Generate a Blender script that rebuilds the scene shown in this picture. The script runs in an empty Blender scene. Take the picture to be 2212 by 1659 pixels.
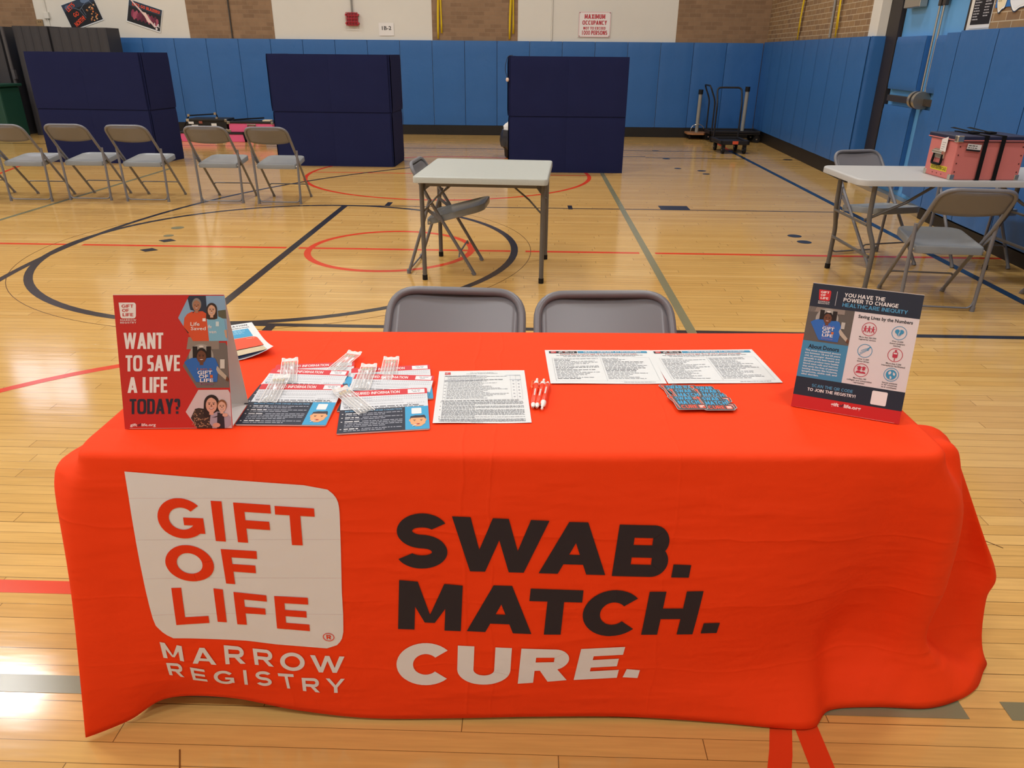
import bpy, bmesh, math, random
from mathutils import Vector, Matrix
R = math.radians
random.seed(7)
sc = bpy.context.scene
col = sc.collection

# ---------------------------------------------------------------- camera, light, exposure
cam_data = bpy.data.cameras.new('camera')
cam_data.sensor_width = 36.0
cam_data.lens = 36.0 * 1584.516 / 2212.0
cam_data.clip_start = 0.05
cam = bpy.data.objects.new('camera', cam_data)
col.objects.link(cam)
CR, CU, CB, CL = (0.99958, 0.02771, 0.00841), (-0.01906, 0.41078, 0.91154), (0.02180, -0.91131, 0.41113), (1.12029, -5.76956, 1.44024)
cam.matrix_world = Matrix(((CR[0], CU[0], CB[0], CL[0]), (CR[1], CU[1], CB[1], CL[1]), (CR[2], CU[2], CB[2], CL[2]), (0, 0, 0, 1)))
sc.camera = cam
sc.view_settings.view_transform = 'Standard'
sc.view_settings.look = 'None'
sc.view_settings.gamma = 1.0
sc.view_settings.use_curve_mapping = False
sc.view_settings.exposure = 0.0
world = bpy.data.worlds.new('gym_world'); sc.world = world; world.use_nodes = True
world.node_tree.nodes['Background'].inputs[0].default_value = (0.9, 0.93, 1.0, 1)
world.node_tree.nodes['Background'].inputs[1].default_value = 0.25
LAMPS = [(x, y) for y in (-7.2, -3.1, 1.18, 5.2) for x in (-10.0, -5.7, -1.2, 3.3)]
LAMP_Z = 6.3
for x, y in LAMPS:
    la = bpy.data.lights.new('gym_lamp', 'AREA'); la.shape = 'RECTANGLE'; la.size = 1.0; la.size_y = 0.5
    la.energy = 79 if y > -6 else 84
    la.color = (0.975, 0.985, 1.0)
    lo = bpy.data.objects.new('gym_lamp', la); lo.location = (x, y, LAMP_Z - 0.07); col.objects.link(lo)

# ---------------------------------------------------------------- helpers
def S(h):
    h = h.lstrip('#'); o = []
    for i in (0, 2, 4):
        c = int(h[i:i + 2], 16) / 255.0
        o.append(c / 12.92 if c <= 0.04045 else ((c + 0.055) / 1.055) ** 2.4)
    return tuple(o)
MATS = {}
def mat(name, c, rough=0.5, spec=0.5, metal=0.0, var=None, bump=None, coat=0.0, trans=0.0, emit=0.0, sheen=0.0):
    if name in MATS: return MATS[name]
    if isinstance(c, str): c = S(c)
    m = bpy.data.materials.new(name); m.use_nodes = True; MATS[name] = m
    nt = m.node_tree; b = nt.nodes['Principled BSDF']
    b.inputs['Base Color'].default_value = (*c, 1); b.inputs['Roughness'].default_value = rough
    b.inputs['Specular IOR Level'].default_value = spec; b.inputs['Metallic'].default_value = metal
    b.inputs['Coat Weight'].default_value = coat; b.inputs['Transmission Weight'].default_value = trans
    b.inputs['Sheen Weight'].default_value = sheen
    if emit:
        b.inputs['Emission Color'].default_value = (*c, 1); b.inputs['Emission Strength'].default_value = emit
    if var or bump:
        tc = nt.nodes.new('ShaderNodeTexCoord')
    if var:
        n = nt.nodes.new('ShaderNodeTexNoise'); n.inputs['Scale'].default_value = var[0]; n.inputs['Detail'].default_value = 4
        nt.links.new(tc.outputs['Object'], n.inputs['Vector'])
        mx = nt.nodes.new('ShaderNodeMix'); mx.data_type = 'RGBA'
        d = var[1]
        mx.inputs['A'].default_value = (*[max(0, k * (1 - d)) for k in c], 1); mx.inputs['B'].default_value = (*[min(1, k * (1 + d)) for k in c], 1)
        nt.links.new(n.outputs['Fac'], mx.inputs['Factor']); nt.links.new(mx.outputs['Result'], b.inputs['Base Color'])
    if bump:
        n = nt.nodes.new('ShaderNodeTexNoise'); n.inputs['Scale'].default_value = bump[0]; n.inputs['Detail'].default_value = 3
        nt.links.new(tc.outputs['Object'], n.inputs['Vector'])
        bp = nt.nodes.new('ShaderNodeBump'); bp.inputs['Strength'].default_value = bump[1]; bp.inputs['Distance'].default_value = bump[2] if len(bump) > 2 else 0.01
        nt.links.new(n.outputs['Fac'], bp.inputs['Height']); nt.links.new(bp.outputs['Normal'], b.inputs['Normal'])
    return m
def N(nt, t, **kw):
    n = nt.nodes.new(t)
    for k, v in kw.items(): setattr(n, k, v)
    return n
def M(nt, op, a, b=None, c=None):
    n = nt.nodes.new('ShaderNodeMath'); n.operation = op
    for i, x in enumerate((a, b, c)):
        if x is None: continue
        if isinstance(x, (int, float)): n.inputs[i].default_value = x
        else: nt.links.new(x, n.inputs[i])
    return n.outputs[0]

def fillet(path, r, n=5):
    P = [Vector(p) for p in path]; out = [P[0]]
    for i in range(1, len(P) - 1):
        a, b, c = P[i - 1], P[i], P[i + 1]
        u = (a - b); v = (c - b); lu, lv = u.length, v.length; u.normalize(); v.normalize()
        k = min(r, lu * 0.49, lv * 0.49)
        p0 = b + u * k; p1 = b + v * k
        for j in range(n + 1):
            t = j / n
            out.append(p0 * (1 - t) ** 2 + b * 2 * t * (1 - t) + p1 * t * t)
    out.append(P[-1]); return out
class MB:
    def __init__(s): s.v = []; s.f = []; s.m = []
    def add(s, vs, fs, mi=0):
        o = len(s.v); s.v += [tuple(p) for p in vs]
        for f in fs: s.f.append([o + i for i in f]); s.m.append(mi)
        return s
    def box(s, x0, y0, z0, x1, y1, z1, mi=0, T=None):
        vs = [(x0, y0, z0), (x1, y0, z0), (x1, y1, z0), (x0, y1, z0), (x0, y0, z1), (x1, y0, z1), (x1, y1, z1), (x0, y1, z1)]
        if T is not None: vs = [T @ Vector(p) for p in vs]
        return s.add(vs, [(3, 2, 1, 0), (4, 5, 6, 7), (0, 1, 5, 4), (1, 2, 6, 5), (2, 3, 7, 6), (3, 0, 4, 7)], mi)
    def tube(s, path, r, n=10, mi=0, closed=False, rz=None, caps=True):
        P = [Vector(p) for p in path]; k = len(P); vs = []
        rr = r if isinstance(r, (list, tuple)) else [r] * k
        t0 = (P[1] - P[0]).normalized()
        up = Vector((0, 0, 1)) if abs(t0.z) < 0.9 else Vector((1, 0, 0))
        nx = t0.cross(up).normalized()
        for i in range(k):
            if closed: t = (P[(i + 1) % k] - P[i - 1]).normalized()
            else: t = (P[min(i + 1, k - 1)] - P[max(i - 1, 0)]).normalized()
            nx = (nx - t * nx.dot(t)).normalized(); ny = t.cross(nx)
            for j in range(n):
                a = 2 * math.pi * j / n
                vs.append(P[i] + nx * (math.cos(a) * rr[i]) + ny * (math.sin(a) * (rz if rz else rr[i])))
        fs = []
        for i in range(k if closed else k - 1):
            for j in range(n):
                a, b = i * n + j, i * n + (j + 1) % n; c, d = ((i + 1) % k) * n + (j + 1) % n, ((i + 1) % k) * n + j
                fs.append((a, b, c, d))
        if not closed and caps:
            fs.append(tuple(range(n))[::-1]); fs.append(tuple((k - 1) * n + j for j in range(n)))
        return s.add(vs, fs, mi)
    def cyl(s, p0, p1, r, n=16, mi=0, r1=None):
        return s.tube([p0, p1], [r, r if r1 is None else r1], n, mi)
    def lathe(s, prof, n=20, mi=0, T=None):
        vs = []; k = len(prof)
        for (r, z) in prof:
            for j in range(n):
                a = 2 * math.pi * j / n; p = Vector((r * math.cos(a), r * math.sin(a), z)); vs.append(T @ p if T is not None else p)
        fs = [(i * n + j, i * n + (j + 1) % n, (i + 1) * n + (j + 1) % n, (i + 1) * n + j) for i in range(k - 1) for j in range(n)]
        fs += [tuple(range(n))[::-1], tuple((k - 1) * n + j for j in range(n))]
        return s.add(vs, fs, mi)
    def prism(s, poly, z0, z1, mi=0, T=None, mtop=None):
        n = len(poly); vs = [Vector((x, y, z0)) for x, y in poly] + [Vector((x, y, z1)) for x, y in poly]
        if T is not None: vs = [T @ p for p in vs]
        s.add(vs, [tuple(range(n))[::-1]] + [(i, (i + 1) % n, n + (i + 1) % n, n + i) for i in range(n)], mi)
        o = len(s.v) - n
        s.f.append([o + i for i in range(n)]); s.m.append(mi if mtop is None else mtop)
        return s
    def quad(s, a, b, c, d, mi=0): return s.add([a, b, c, d], [(0, 1, 2, 3)], mi)
    def build(s, name, mats, parent=None, smooth=False, bevel=0.0, loc=None, rot=None, seg=2, sub=0, solid=0.0):
        me = bpy.data.meshes.new(name); me.from_pydata(s.v, [], s.f)
        if not isinstance(mats, (list, tuple)): mats = [mats]
        for m in mats: me.materials.append(m)
        me.polygons.foreach_set('material_index', s.m)
        if smooth: me.polygons.foreach_set('use_smooth', [True] * len(me.polygons))
        me.update()
        o = bpy.data.objects.new(name, me); col.objects.link(o)
        if parent is not None: o.parent = parent
        if loc is not None: o.location = loc
        if rot is not None: o.rotation_euler = rot
        if solid:
            md = o.modifiers.new('thickness', 'SOLIDIFY'); md.thickness = solid; md.offset = 0
        if sub:
            md = o.modifiers.new('sub', 'SUBSURF'); md.levels = sub; md.render_levels = sub
        if bevel:
            md = o.modifiers.new('edge', 'BEVEL'); md.width = bevel; md.segments = seg; md.limit_method = 'ANGLE'; md.angle_limit = R(40)
            md.harden_normals = False
        if smooth and not sub:
            try: me.set_sharp_from_angle(angle=R(45))
            except Exception: pass
        return o
def rrect(x0, y0, x1, y1, r, n=5):
    o = []
    for cx, cy, a in ((x1 - r, y1 - r, 0), (x0 + r, y1 - r, 90), (x0 + r, y0 + r, 180), (x1 - r, y0 + r, 270)):
        for j in range(n + 1):
            t = R(a + 90 * j / n); o.append((cx + r * math.cos(t), cy + r * math.sin(t)))
    return o
def tag(o, label=None, cat=None, group=None, kind=None):
    if label: o['label'] = label
    if cat: o['category'] = cat
    if group: o['group'] = group
    if kind: o['kind'] = kind
    return o
def thing(name, label, cat, loc=(0, 0, 0), rz=0.0, group=None):
    o = bpy.data.objects.new(name, None); o.empty_display_size = 0.05; col.objects.link(o)
    o.location = loc; o.rotation_euler = (0, 0, R(rz))
    return tag(o, label, cat, group)
def kids(o): return [c for c in bpy.data.objects if c.parent == o]
def dup(o, loc=None, rz=None, label=None, parent=None):
    c = o.copy(); col.objects.link(c)
    if parent is not None: c.parent = parent
    if loc is not None: c.location = loc
    if rz is not None: c.rotation_euler = (0, 0, R(rz))
    if label: c['label'] = label
    for k in kids(o):
        d = k.copy(); col.objects.link(d); d.parent = c
        for g in kids(k):
            e = g.copy(); col.objects.link(e); e.parent = d
    return c
ORD = ['first', 'second', 'third', 'fourth', 'fifth', 'sixth', 'seventh', 'eighth', 'ninth', 'tenth', 'eleventh', 'twelfth', 'thirteenth', 'fourteenth', 'fifteenth',
       'sixteenth', 'seventeenth', 'eighteenth', 'nineteenth', 'twentieth', 'twenty-first', 'twenty-second', 'twenty-third']

# ---- lettering: stroke-built geometric capitals, built-in font for the rest
def ring(cx, cy, rx, ry, wx, wy, a0, a1, e=2.0):
    k = max(4, int(abs(a1 - a0) / 9)); q = []
    def pt(rx, ry, a):
        c, s = math.cos(a), math.sin(a); g = 2.0 / e
        return (cx + rx * math.copysign(abs(c) ** g, c), cy + ry * math.copysign(abs(s) ** g, s))
    for i in range(k):
        a, b = R(a0 + (a1 - a0) * i / k), R(a0 + (a1 - a0) * (i + 1) / k)
        q.append([pt(rx, ry, a), pt(rx, ry, b), pt(max(rx - wx, 1e-3), max(ry - wy, 1e-3), b), pt(max(rx - wx, 1e-3), max(ry - wy, 1e-3), a)])
    return q
def gbox(x0, y0, x1, y1): return [[(x0, y0), (x1, y0), (x1, y1), (x0, y1)]]
def glyph(c, W, x, y, e=2.0):
    h = x / 2; m = 1 - y
    B = gbox
    if c == 'I': return B(0, 0, W, 1)
    if c == 'L': return B(0, 0, x, 1) + B(0, 0, W, y)
    if c == 'F': return B(0, 0, x, 1) + B(0, m, W, 1) + B(0, .37, W * .93, .37 + y)
    if c == 'E': return B(0, 0, x, 1) + B(0, m, W, 1) + B(0, 0, W, y) + B(0, .5 - y * .48, W * .93, .5 + y * .48)
    if c == 'T': return B(0, m, W, 1) + B(W / 2 - h, 0, W / 2 + h, 1)
    if c == 'H': return B(0, 0, x, 1) + B(W - x, 0, W, 1) + B(0, .5 - y / 2, W, .5 + y / 2)
    if c == 'O': return ring(W / 2, .5, W / 2, .5, x, y, 0, 360, e)
    if c == 'Q': return ring(W / 2, .5, W / 2, .5, x, y, 0, 360, e) + [[(W * .52, .26), (W * .7, .36), (W * 1.0, .0), (W * .78, -.04)]]
    if c == 'C': return ring(W * .53, .5, W * .53, .5, x, y, 42, 318, e)
    if c == 'G': return ring(W * .53, .5, W * .53, .5, x, y, 42, 322, e) + B(W - x, .13, W, .53) + B(W * .56, .53 - y * .85, W, .53)
    if c == 'U': return B(0, .38, x, 1) + B(W - x, .38, W, 1) + ring(W / 2, .4, W / 2, .4, x, y, 180, 360, e)
    if c == 'J': return B(W - x, .35, W, 1) + ring(W / 2, .36, W / 2, .36, x, y, 190, 360, e)
    if c == 'S':
        ry = (1 + y) / 4
        return ring(W / 2, 1 - ry, W / 2, ry, x, y, 28, 272, e) + ring(W / 2, ry, W / 2, ry, x, y, 92, -152, e)
    if c == 'D': return B(0, 0, x, 1) + B(0, 0, W * .5, y) + B(0, m, W * .5, 1) + ring(W * .5, .5, W * .5, .5, x, y, -90, 90, e)
    if c in 'PR':
        lo = .36; rr = (1 - lo) / 2
        g = B(0, 0, x, 1) + B(0, m, W - rr * .9, 1) + B(0, lo, W - rr * .9, lo + y) + ring(W - rr * .95, lo + rr, rr * .95, rr, x, y, -90, 90, e)
        if c == 'R': g += [[(W - x * 1.18, 0), (W * 1.02, 0), (W * .52 + x * .62, lo + y * .5), (W * .52 - x * .5, lo + y * .5)]]
        return g
    if c == 'B':
        r1 = (.5 + y / 2) / 2
        return B(0, 0, x, 1) + B(0, m, W - r1, 1) + B(0, .5 - y / 2, W - r1, .5 + y / 2) + B(0, 0, W - r1, y) + ring(W - r1 * 1.08, 1 - r1, r1, r1, x, y, -90, 90, e) + ring(W - r1, r1, r1, r1, x, y, -90, 90, e)
    if c == 'A':
        k = x * .54; return [[(0, 0), (2 * k, 0), (W / 2 + k, 1), (W / 2 - k, 1)], [(W - 2 * k, 0), (W, 0), (W / 2 + k, 1), (W / 2 - k, 1)]] + B(W * .2, .19, W * .8, .19 + y * .95)
    if c == 'V':
        k = x * .54; return [[(0, 1), (2 * k, 1), (W / 2 + k, 0), (W / 2 - k, 0)], [(W - 2 * k, 1), (W, 1), (W / 2 + k, 0), (W / 2 - k, 0)]]
    if c == 'W':
        k = x * .5; a, b, d = .29 * W, .71 * W, .5 * W; j = k * .86
        return [[(0, 1), (2 * k, 1), (a + j, 0), (a - j, 0)], [(d - j, 1), (d + j, 1), (a + j, 0), (a - j, 0)], [(d - j, 1), (d + j, 1), (b + j, 0), (b - j, 0)], [(W - 2 * k, 1), (W, 1), (b + j, 0), (b - j, 0)]]
    if c == 'M':
        k = x * .56; yb = .16 if x > .15 else .1
        return B(0, 0, x, 1) + B(W - x, 0, W, 1) + [[(0, 1), (2 * k, 1), (W / 2 + k * .35, yb), (W / 2 - k * .55, yb)], [(W - 2 * k, 1), (W, 1), (W / 2 + k * .55, yb), (W / 2 - k * .35, yb)]]
    if c == 'N': return B(0, 0, x, 1) + B(W - x, 0, W, 1) + [[(0, 1), (x * 1.1, 1), (W, 0), (W - x * 1.1, 0)]]
    if c == 'Y':
        k = x * .54; return [[(0, 1), (2 * k, 1), (W / 2 + h, .38), (W / 2 - h, .38)], [(W - 2 * k, 1), (W, 1), (W / 2 + h, .38), (W / 2 - h, .38)]] + B(W / 2 - h, 0, W / 2 + h, .4)
    if c == 'Z': return B(0, 0, W, y) + B(0, m, W, 1) + [[(0, y * .8), (x * 1.3, y * .8), (W, 1 - y * .8), (W - x * 1.3, 1 - y * .8)]]
    if c == 'X':
        k = x * .56; return [[(0, 0), (2 * k, 0), (W, 1), (W - 2 * k, 1)], [(W - 2 * k, 0), (W, 0), (2 * k, 1), (0, 1)]]
    if c == 'K': return B(0, 0, x, 1) + [[(x * .8, .42), (x * .8, .68), (W - x * 1.2, 1), (W, 1)], [(W - x * 1.25, 0), (W, 0), (x * 1.9, .62), (x * .9, .5)]]
    if c == '?': return ring(W / 2, .7, W / 2, .3, x, y, 175, -62, e) + B(W / 2 - h, .28, W / 2 + h, .48) + B(W / 2 - h, 0, W / 2 + h, .17)
    if c == '!': return B(0, .27, x, 1) + B(0, 0, x, .17)
    if c == '.': return B(0, 0, x, x * .92)
    if c == "'": return B(0, .66, x * .8, 1)
    if c == '-': return B(0, .36, W, .36 + y)
    return []
GW = dict(A=.98, B=.78, C=.9, D=.86, E=.66, F=.64, G=.94, H=.84, I=0, J=.56, K=.82, L=.6, M=1.0, N=.88, O=1.0, P=.74, Q=1.0, R=.8, S=.72, T=.74, U=.82, V=.94, W=1.36, X=.9, Y=.88, Z=.74)
GW.update({' ': .34, '?': .66, '!': 0, '.': 0, "'": 0, '-': .4})
def caps(s, x=.2, y=.18, ws=1.0, gap=.1, e=2.0):
    o = []; cx = 0.0
    for c in s:
        W = GW.get(c, .7) * ws
        if W == 0: W = x
        for q in glyph(c, W, x, y, e): o.append([(cx + a, b) for a, b in q])
        cx += W + gap
    return o, cx - gap
_tx = {}
def font(s, bold=0.0):
    k = (s, bold)
    if k not in _tx:
        cu = bpy.data.curves.new('t', 'FONT'); cu.body = s; cu.size = 1.0; cu.offset = bold; cu.resolution_u = 2; cu.dimensions = '2D'; cu.fill_mode = 'FRONT'
        ob = bpy.data.objects.new('t', cu); col.objects.link(ob)
        me = bpy.data.meshes.new_from_object(ob)
        V = [(v.co.x / .7, v.co.y / .7) for v in me.vertices]; F = [tuple(p.vertices) for p in me.polygons]
        bpy.data.objects.remove(ob); bpy.data.curves.remove(cu); bpy.data.meshes.remove(me)
        w = max([a for a, b in V] or [0]); _tx[k] = (V, F, w)
    return _tx[k]
INK = {}
def ink(h, rough=0.55):
    return mat('print_' + h.lstrip('#'), h, rough, 0.35)
class Sheet:
    """flat printed sheet in its own x, y plane; layers a fraction of a millimetre apart"""
    def __init__(s, dz=0.00018, f=None): s.b = MB(); s.mats = []; s.dz = dz; s.L = 1; s.k = 0
    def mi(s, c):
        if c not in s.mats: s.mats.append(c)
        return s.mats.index(c)
    def z(s, L):
        s.k = (s.k + 1) % 14                       # a hair of height per stroke, so that crossing strokes do not coincide
        return s.dz * ((s.L if L is None else L) + s.k * .05)
    def poly(s, pts, c, L=None):
        s.b.add([(x, y, s.z(L)) for x, y in pts], [tuple(range(len(pts)))], s.mi(c)); return s
    def rect(s, x0, y0, x1, y1, c, L=None): return s.poly([(x0, y0), (x1, y0), (x1, y1), (x0, y1)], c, L)
    def disc(s, x, y, rx, ry, c, L=None, n=24, a0=0, a1=360):
        k = n if a1 - a0 >= 360 else n + 1
        return s.poly([(x + rx * math.cos(R(a0 + (a1 - a0) * i / n)), y + ry * math.sin(R(a0 + (a1 - a0) * i / n))) for i in range(k)], c, L)
    def hoop(s, x, y, r, w, c, L=None):
        for q in ring(x, y, r, r, w, w, 0, 360): s.poly(q, c, L)
        return s
    def caps(s, t, x, y, h, c, w=None, L=None, wx=.2, wy=.18, ws=1.0, gap=.1, e=2.0, shear=0.0, al='l', rot=0.0):
        o, W = caps(t, wx, wy, ws, gap, e); kx = h if w is None else w / W
        off = 0 if al == 'l' else (-W * kx / 2 if al == 'c' else -W * kx)
        cr, sr = math.cos(R(rot)), math.sin(R(rot))
        for q in o:
            pts = [(off + a * kx + shear * b * h, b * h) for a, b in q]
            s.poly([(x + a * cr - b * sr, y + a * sr + b * cr) for a, b in pts], c, L)
        return s
    def text(s, t, x, y, h, c, w=None, L=None, bold=0.0, al='l', shear=0.0):
        V, F, W = font(t, bold); kx = h if w is None else w / max(W, 1e-6)
        off = 0 if al == 'l' else (-W * kx / 2 if al == 'c' else -W * kx)
        s.b.add([(x + off + a * kx + shear * b * h, y + b * h, s.z(L)) for a, b in V], F, s.mi(c)); return s
    def bars(s, x0, y0, x1, h, c, L=None, fill=1.0, rnd=None):
        rn = rnd or random; x = x0; e = x0 + (x1 - x0) * fill
        while x < e - h:
            w = min(h * rn.choice((1.5, 2.5, 3.2, 4.0, 5.0)), e - x); s.rect(x, y0, x + w, y0 + h, c, L); x += w + h * .7
        return s
    def para(s, x0, y0, x1, n, pitch, h, c, L=None, last=.6):
        for i in range(n): s.bars(x0, y0 - i * pitch, x1, h, c, L, last if i == n - 1 else random.uniform(.86, 1.0))
        return s
    def build(s, name, parent=None, T=None, f=None):
        if T is not None: s.b.v = [tuple(T @ Vector(p)) for p in s.b.v]
        if f is not None: s.b.v = [tuple(f(*p)) for p in s.b.v]
        return s.b.build(name, [c if not isinstance(c, str) else ink(c) for c in s.mats], parent)

# ---------------------------------------------------------------- the room
YB, ZC = 9.05, 6.4                       # back wall plane, ceiling height
XL, YF = -12.0, -10.0                    # far left wall, wall behind the camera
RW = Vector((5.340, YB, 0)); RA = R(-92.92)   # right wall: origin in the corner, x runs towards the camera, y into the wall
RT = Matrix.Translation(RW) @ Matrix.Rotation(RA, 4, 'Z')
def rw(t, off, z): return RT @ Vector((t, off, z))

def floor_material():
    m = bpy.data.materials.new('maple_strip_floor'); m.use_nodes = True; nt = m.node_tree; b = nt.nodes['Principled BSDF']
    g = N(nt, 'ShaderNodeNewGeometry'); sp = N(nt, 'ShaderNodeSeparateXYZ'); nt.links.new(g.outputs['Position'], sp.inputs[0])
    x, y = sp.outputs[0], sp.outputs[1]
    bw, bl = 0.0555, 1.35
    row = M(nt, 'FLOOR', M(nt, 'DIVIDE', y, bw)); fy = M(nt, 'FRACT', M(nt, 'DIVIDE', y, bw))
    wn = N(nt, 'ShaderNodeTexWhiteNoise', noise_dimensions='1D'); nt.links.new(row, wn.inputs['W'])
    xs = M(nt, 'DIVIDE', M(nt, 'ADD', x, M(nt, 'MULTIPLY', wn.outputs['Value'], 7.3)), bl)
    seg = M(nt, 'FLOOR', xs); fx = M(nt, 'FRACT', xs)
    cb = N(nt, 'ShaderNodeCombineXYZ'); nt.links.new(seg, cb.inputs[0]); nt.links.new(row, cb.inputs[1])
    wb = N(nt, 'ShaderNodeTexWhiteNoise', noise_dimensions='2D'); nt.links.new(cb.outputs[0], wb.inputs['Vector'])
    cr = N(nt, 'ShaderNodeValToRGB'); e = cr.color_ramp.elements
    e[0].position = 0.0; e[0].color = (*S('#cda05a'), 1); e[1].position = 1.0; e[1].color = (*S('#dcb26c'), 1)
    k = e.new(0.35); k.color = (*S('#d3a760'), 1); k = e.new(0.75); k.color = (*S('#d6ab64'), 1)
    nt.links.new(wb.outputs['Value'], cr.inputs[0])
    # grain: noise drawn out along the boards, shifted from board to board
    gv = N(nt, 'ShaderNodeCombineXYZ')
    nt.links.new(M(nt, 'ADD', M(nt, 'MULTIPLY', x, 5.0), M(nt, 'MULTIPLY', wb.outputs['Value'], 60.0)), gv.inputs[0]); nt.links.new(M(nt, 'MULTIPLY', y, 85.0), gv.inputs[1])
    n1 = N(nt, 'ShaderNodeTexNoise'); n1.inputs['Scale'].default_value = 1.0; n1.inputs['Detail'].default_value = 5; nt.links.new(gv.outputs[0], n1.inputs['Vector'])
    n2 = N(nt, 'ShaderNodeTexNoise'); n2.inputs['Scale'].default_value = 0.9; n2.inputs['Detail'].default_value = 3; nt.links.new(g.outputs['Position'], n2.inputs['Vector'])
    gr = M(nt, 'ADD', M(nt, 'MULTIPLY', n1.outputs['Fac'], 0.38), M(nt, 'MULTIPLY', n2.outputs['Fac'], 0.2))
    hs = N(nt, 'ShaderNodeHueSaturation'); nt.links.new(cr.outputs['Color'], hs.inputs['Color']); nt.links.new(M(nt, 'ADD', gr, 0.645), hs.inputs['Value'])
    # seams between boards, a few wide ones, and the butt joints
    ws = N(nt, 'ShaderNodeTexWhiteNoise', noise_dimensions='1D'); nt.links.new(M(nt, 'ADD', row, 91.7), ws.inputs['W'])
    sw = M(nt, 'ADD', M(nt, 'MULTIPLY', M(nt, 'POWER', ws.outputs['Value'], 4.0), 0.03), 0.026)
    s1 = M(nt, 'LESS_THAN', fy, sw); s2 = M(nt, 'LESS_THAN', fx, 0.0016)
    sm = M(nt, 'MAXIMUM', s1, s2)
    mx = N(nt, 'ShaderNodeMix', data_type='RGBA'); nt.links.new(M(nt, 'MULTIPLY', sm, 0.8), mx.inputs['Factor'])
    nt.links.new(hs.outputs['Color'], mx.inputs['A']); mx.inputs['B'].default_value = (*S('#4a2f14'), 1)
    nt.links.new(mx.outputs['Result'], b.inputs['Base Color'])
    n3 = N(nt, 'ShaderNodeTexNoise'); n3.inputs['Scale'].default_value = 3.0; n3.inputs['Detail'].default_value = 6; nt.links.new(g.outputs['Position'], n3.inputs['Vector'])
    nt.links.new(M(nt, 'ADD', M(nt, 'MULTIPLY', n3.outputs['Fac'], 0.09), 0.075), b.inputs['Roughness'])
    b.inputs['IOR'].default_value = 1.6
    n4 = N(nt, 'ShaderNodeTexNoise'); n4.inputs['Scale'].default_value = 1.0; n4.inputs['Detail'].default_value = 2
    gv2 = N(nt, 'ShaderNodeCombineXYZ'); nt.links.new(M(nt, 'MULTIPLY', x, 3.0), gv2.inputs[0]); nt.links.new(M(nt, 'MULTIPLY', y, 22.0), gv2.inputs[1]); nt.links.new(gv2.outputs[0], n4.inputs['Vector'])
    bp = N(nt, 'ShaderNodeBump'); bp.inputs['Distance'].default_value = 0.002; bp.inputs['Strength'].default_value = 0.14
    nt.links.new(M(nt, 'SUBTRACT', n4.outputs['Fac'], M(nt, 'MULTIPLY', s1, 0.4)), bp.inputs['Height']); nt.links.new(bp.outputs['Normal'], b.inputs['Normal'])
    return m
def paint(name, c):
    return mat(name, c, 0.2, 0.5, var=(2.5, 0.1))
NAVY = paint('court_paint_dark', '#2b2c33'); RED = paint('court_paint_red', '#d63f1c'); GRN = paint('court_paint_grey_green', '#7d7a5e'); BLU = paint('court_paint_blue', '#1c3350'); SEAL = paint('court_pencil', '#6d4c28')
fl = MB(); fl.box(XL, YF, -0.12, 6.6, YB + 0.2, 0.0, 0)
FZ = [0.0004]
def ln(x0, y0, x1, y1, w, mi):
    a = Vector((x0, y0, 0)); b = Vector((x1, y1, 0)); d = (b - a).normalized(); n = Vector((-d.y, d.x, 0)) * (w / 2); z = Vector((0, 0, FZ[0])); FZ[0] += 0.00002
    fl.quad(a - n + z, b - n + z, b + n + z, a + n + z, mi)
def arc(cx, cy, r, w, mi, a0=0.0, a1=360.0, n=96):
    z = FZ[0]; FZ[0] += 0.00002
    for i in range(n):
        a, b = R(a0 + (a1 - a0) * i / n), R(a0 + (a1 - a0) * (i + 1) / n); q = r - w
        fl.quad((cx + q * math.cos(a), cy + q * math.sin(a), z), (cx + r * math.cos(a), cy + r * math.sin(a), z), (cx + r * math.cos(b), cy + r * math.sin(b), z), (cx + q * math.cos(b), cy + q * math.sin(b), z), mi)
nav, red, grn, blu, sea = 1, 2, 3, 4, 5
for a, b in ((-9.0, -2.64), (-2.50, -0.84), (-0.74, 0.96), (1.08, 1.985), (2.11, 5.0)): ln(a, 0, b, 0, 0.05, red)
arc(0.0, 0.0, 0.672, 0.052, red); arc(0.05, 3.98, 1.83, 0.05, red); arc(0.0, -4.0, 1.83, 0.05, red)
ln(-1.75, 4.04, 1.85, 4.04, 0.04, red); ln(-1.8, -4.09, 1.75, -4.09, 0.055, red); ln(1.79, -4.35, 1.785, -9.0, 0.055, red)
ln(-5.55, 3.4, -5.95, 4.9, 0.05, red); ln(4.385, 6.95, 4.44, 8.9, 0.05, red)
arc(-0.81, 0.0, 1.83, 0.056, nav); arc(-0.81, 0.0, 1.935, 0.005, sea)
ln(-0.79, -1.79, -0.79, 1.79, 0.062, nav); ln(-0.81, 1.805, 4.32, 1.805, 0.03, nav); ln(-0.81, -1.81, 4.30, -1.81, 0.05, nav)
arc(3.5, 0.0, 6.11, 0.05, nav, 96, 264, 160); ln(2.85, 5.92, 4.36, 5.92, 0.045, nav); ln(-9.0, 6.8, 4.37, 6.8, 0.045, nav)
ln(2.047, 4.4, 2.047, -4.2, 0.055, grn); ln(-3.85, -3.0, -3.70, 4.2, 0.05, grn)
ln(-6.0, -4.445, 2.19, -4.445, 0.055, mi=grn); ln(2.29, -4.445, 5.0, -4.445, 0.055, grn)
ln(4.375, 6.95, 4.30, -2.6, 0.065, blu); ln(4.30, -2.6, 4.25, -9.0, 0.05, blu)
for sy in (1, -1):
    ln(2.44, sy * 1.92, 2.74, sy * 1.92, 0.20, nav)
    ln(-0.362, sy * 1.80, -0.362, sy * 2.01, 0.055, nav); ln(1.518, sy * 1.76, 1.518, sy * 1.965, 0.045, nav)
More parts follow.
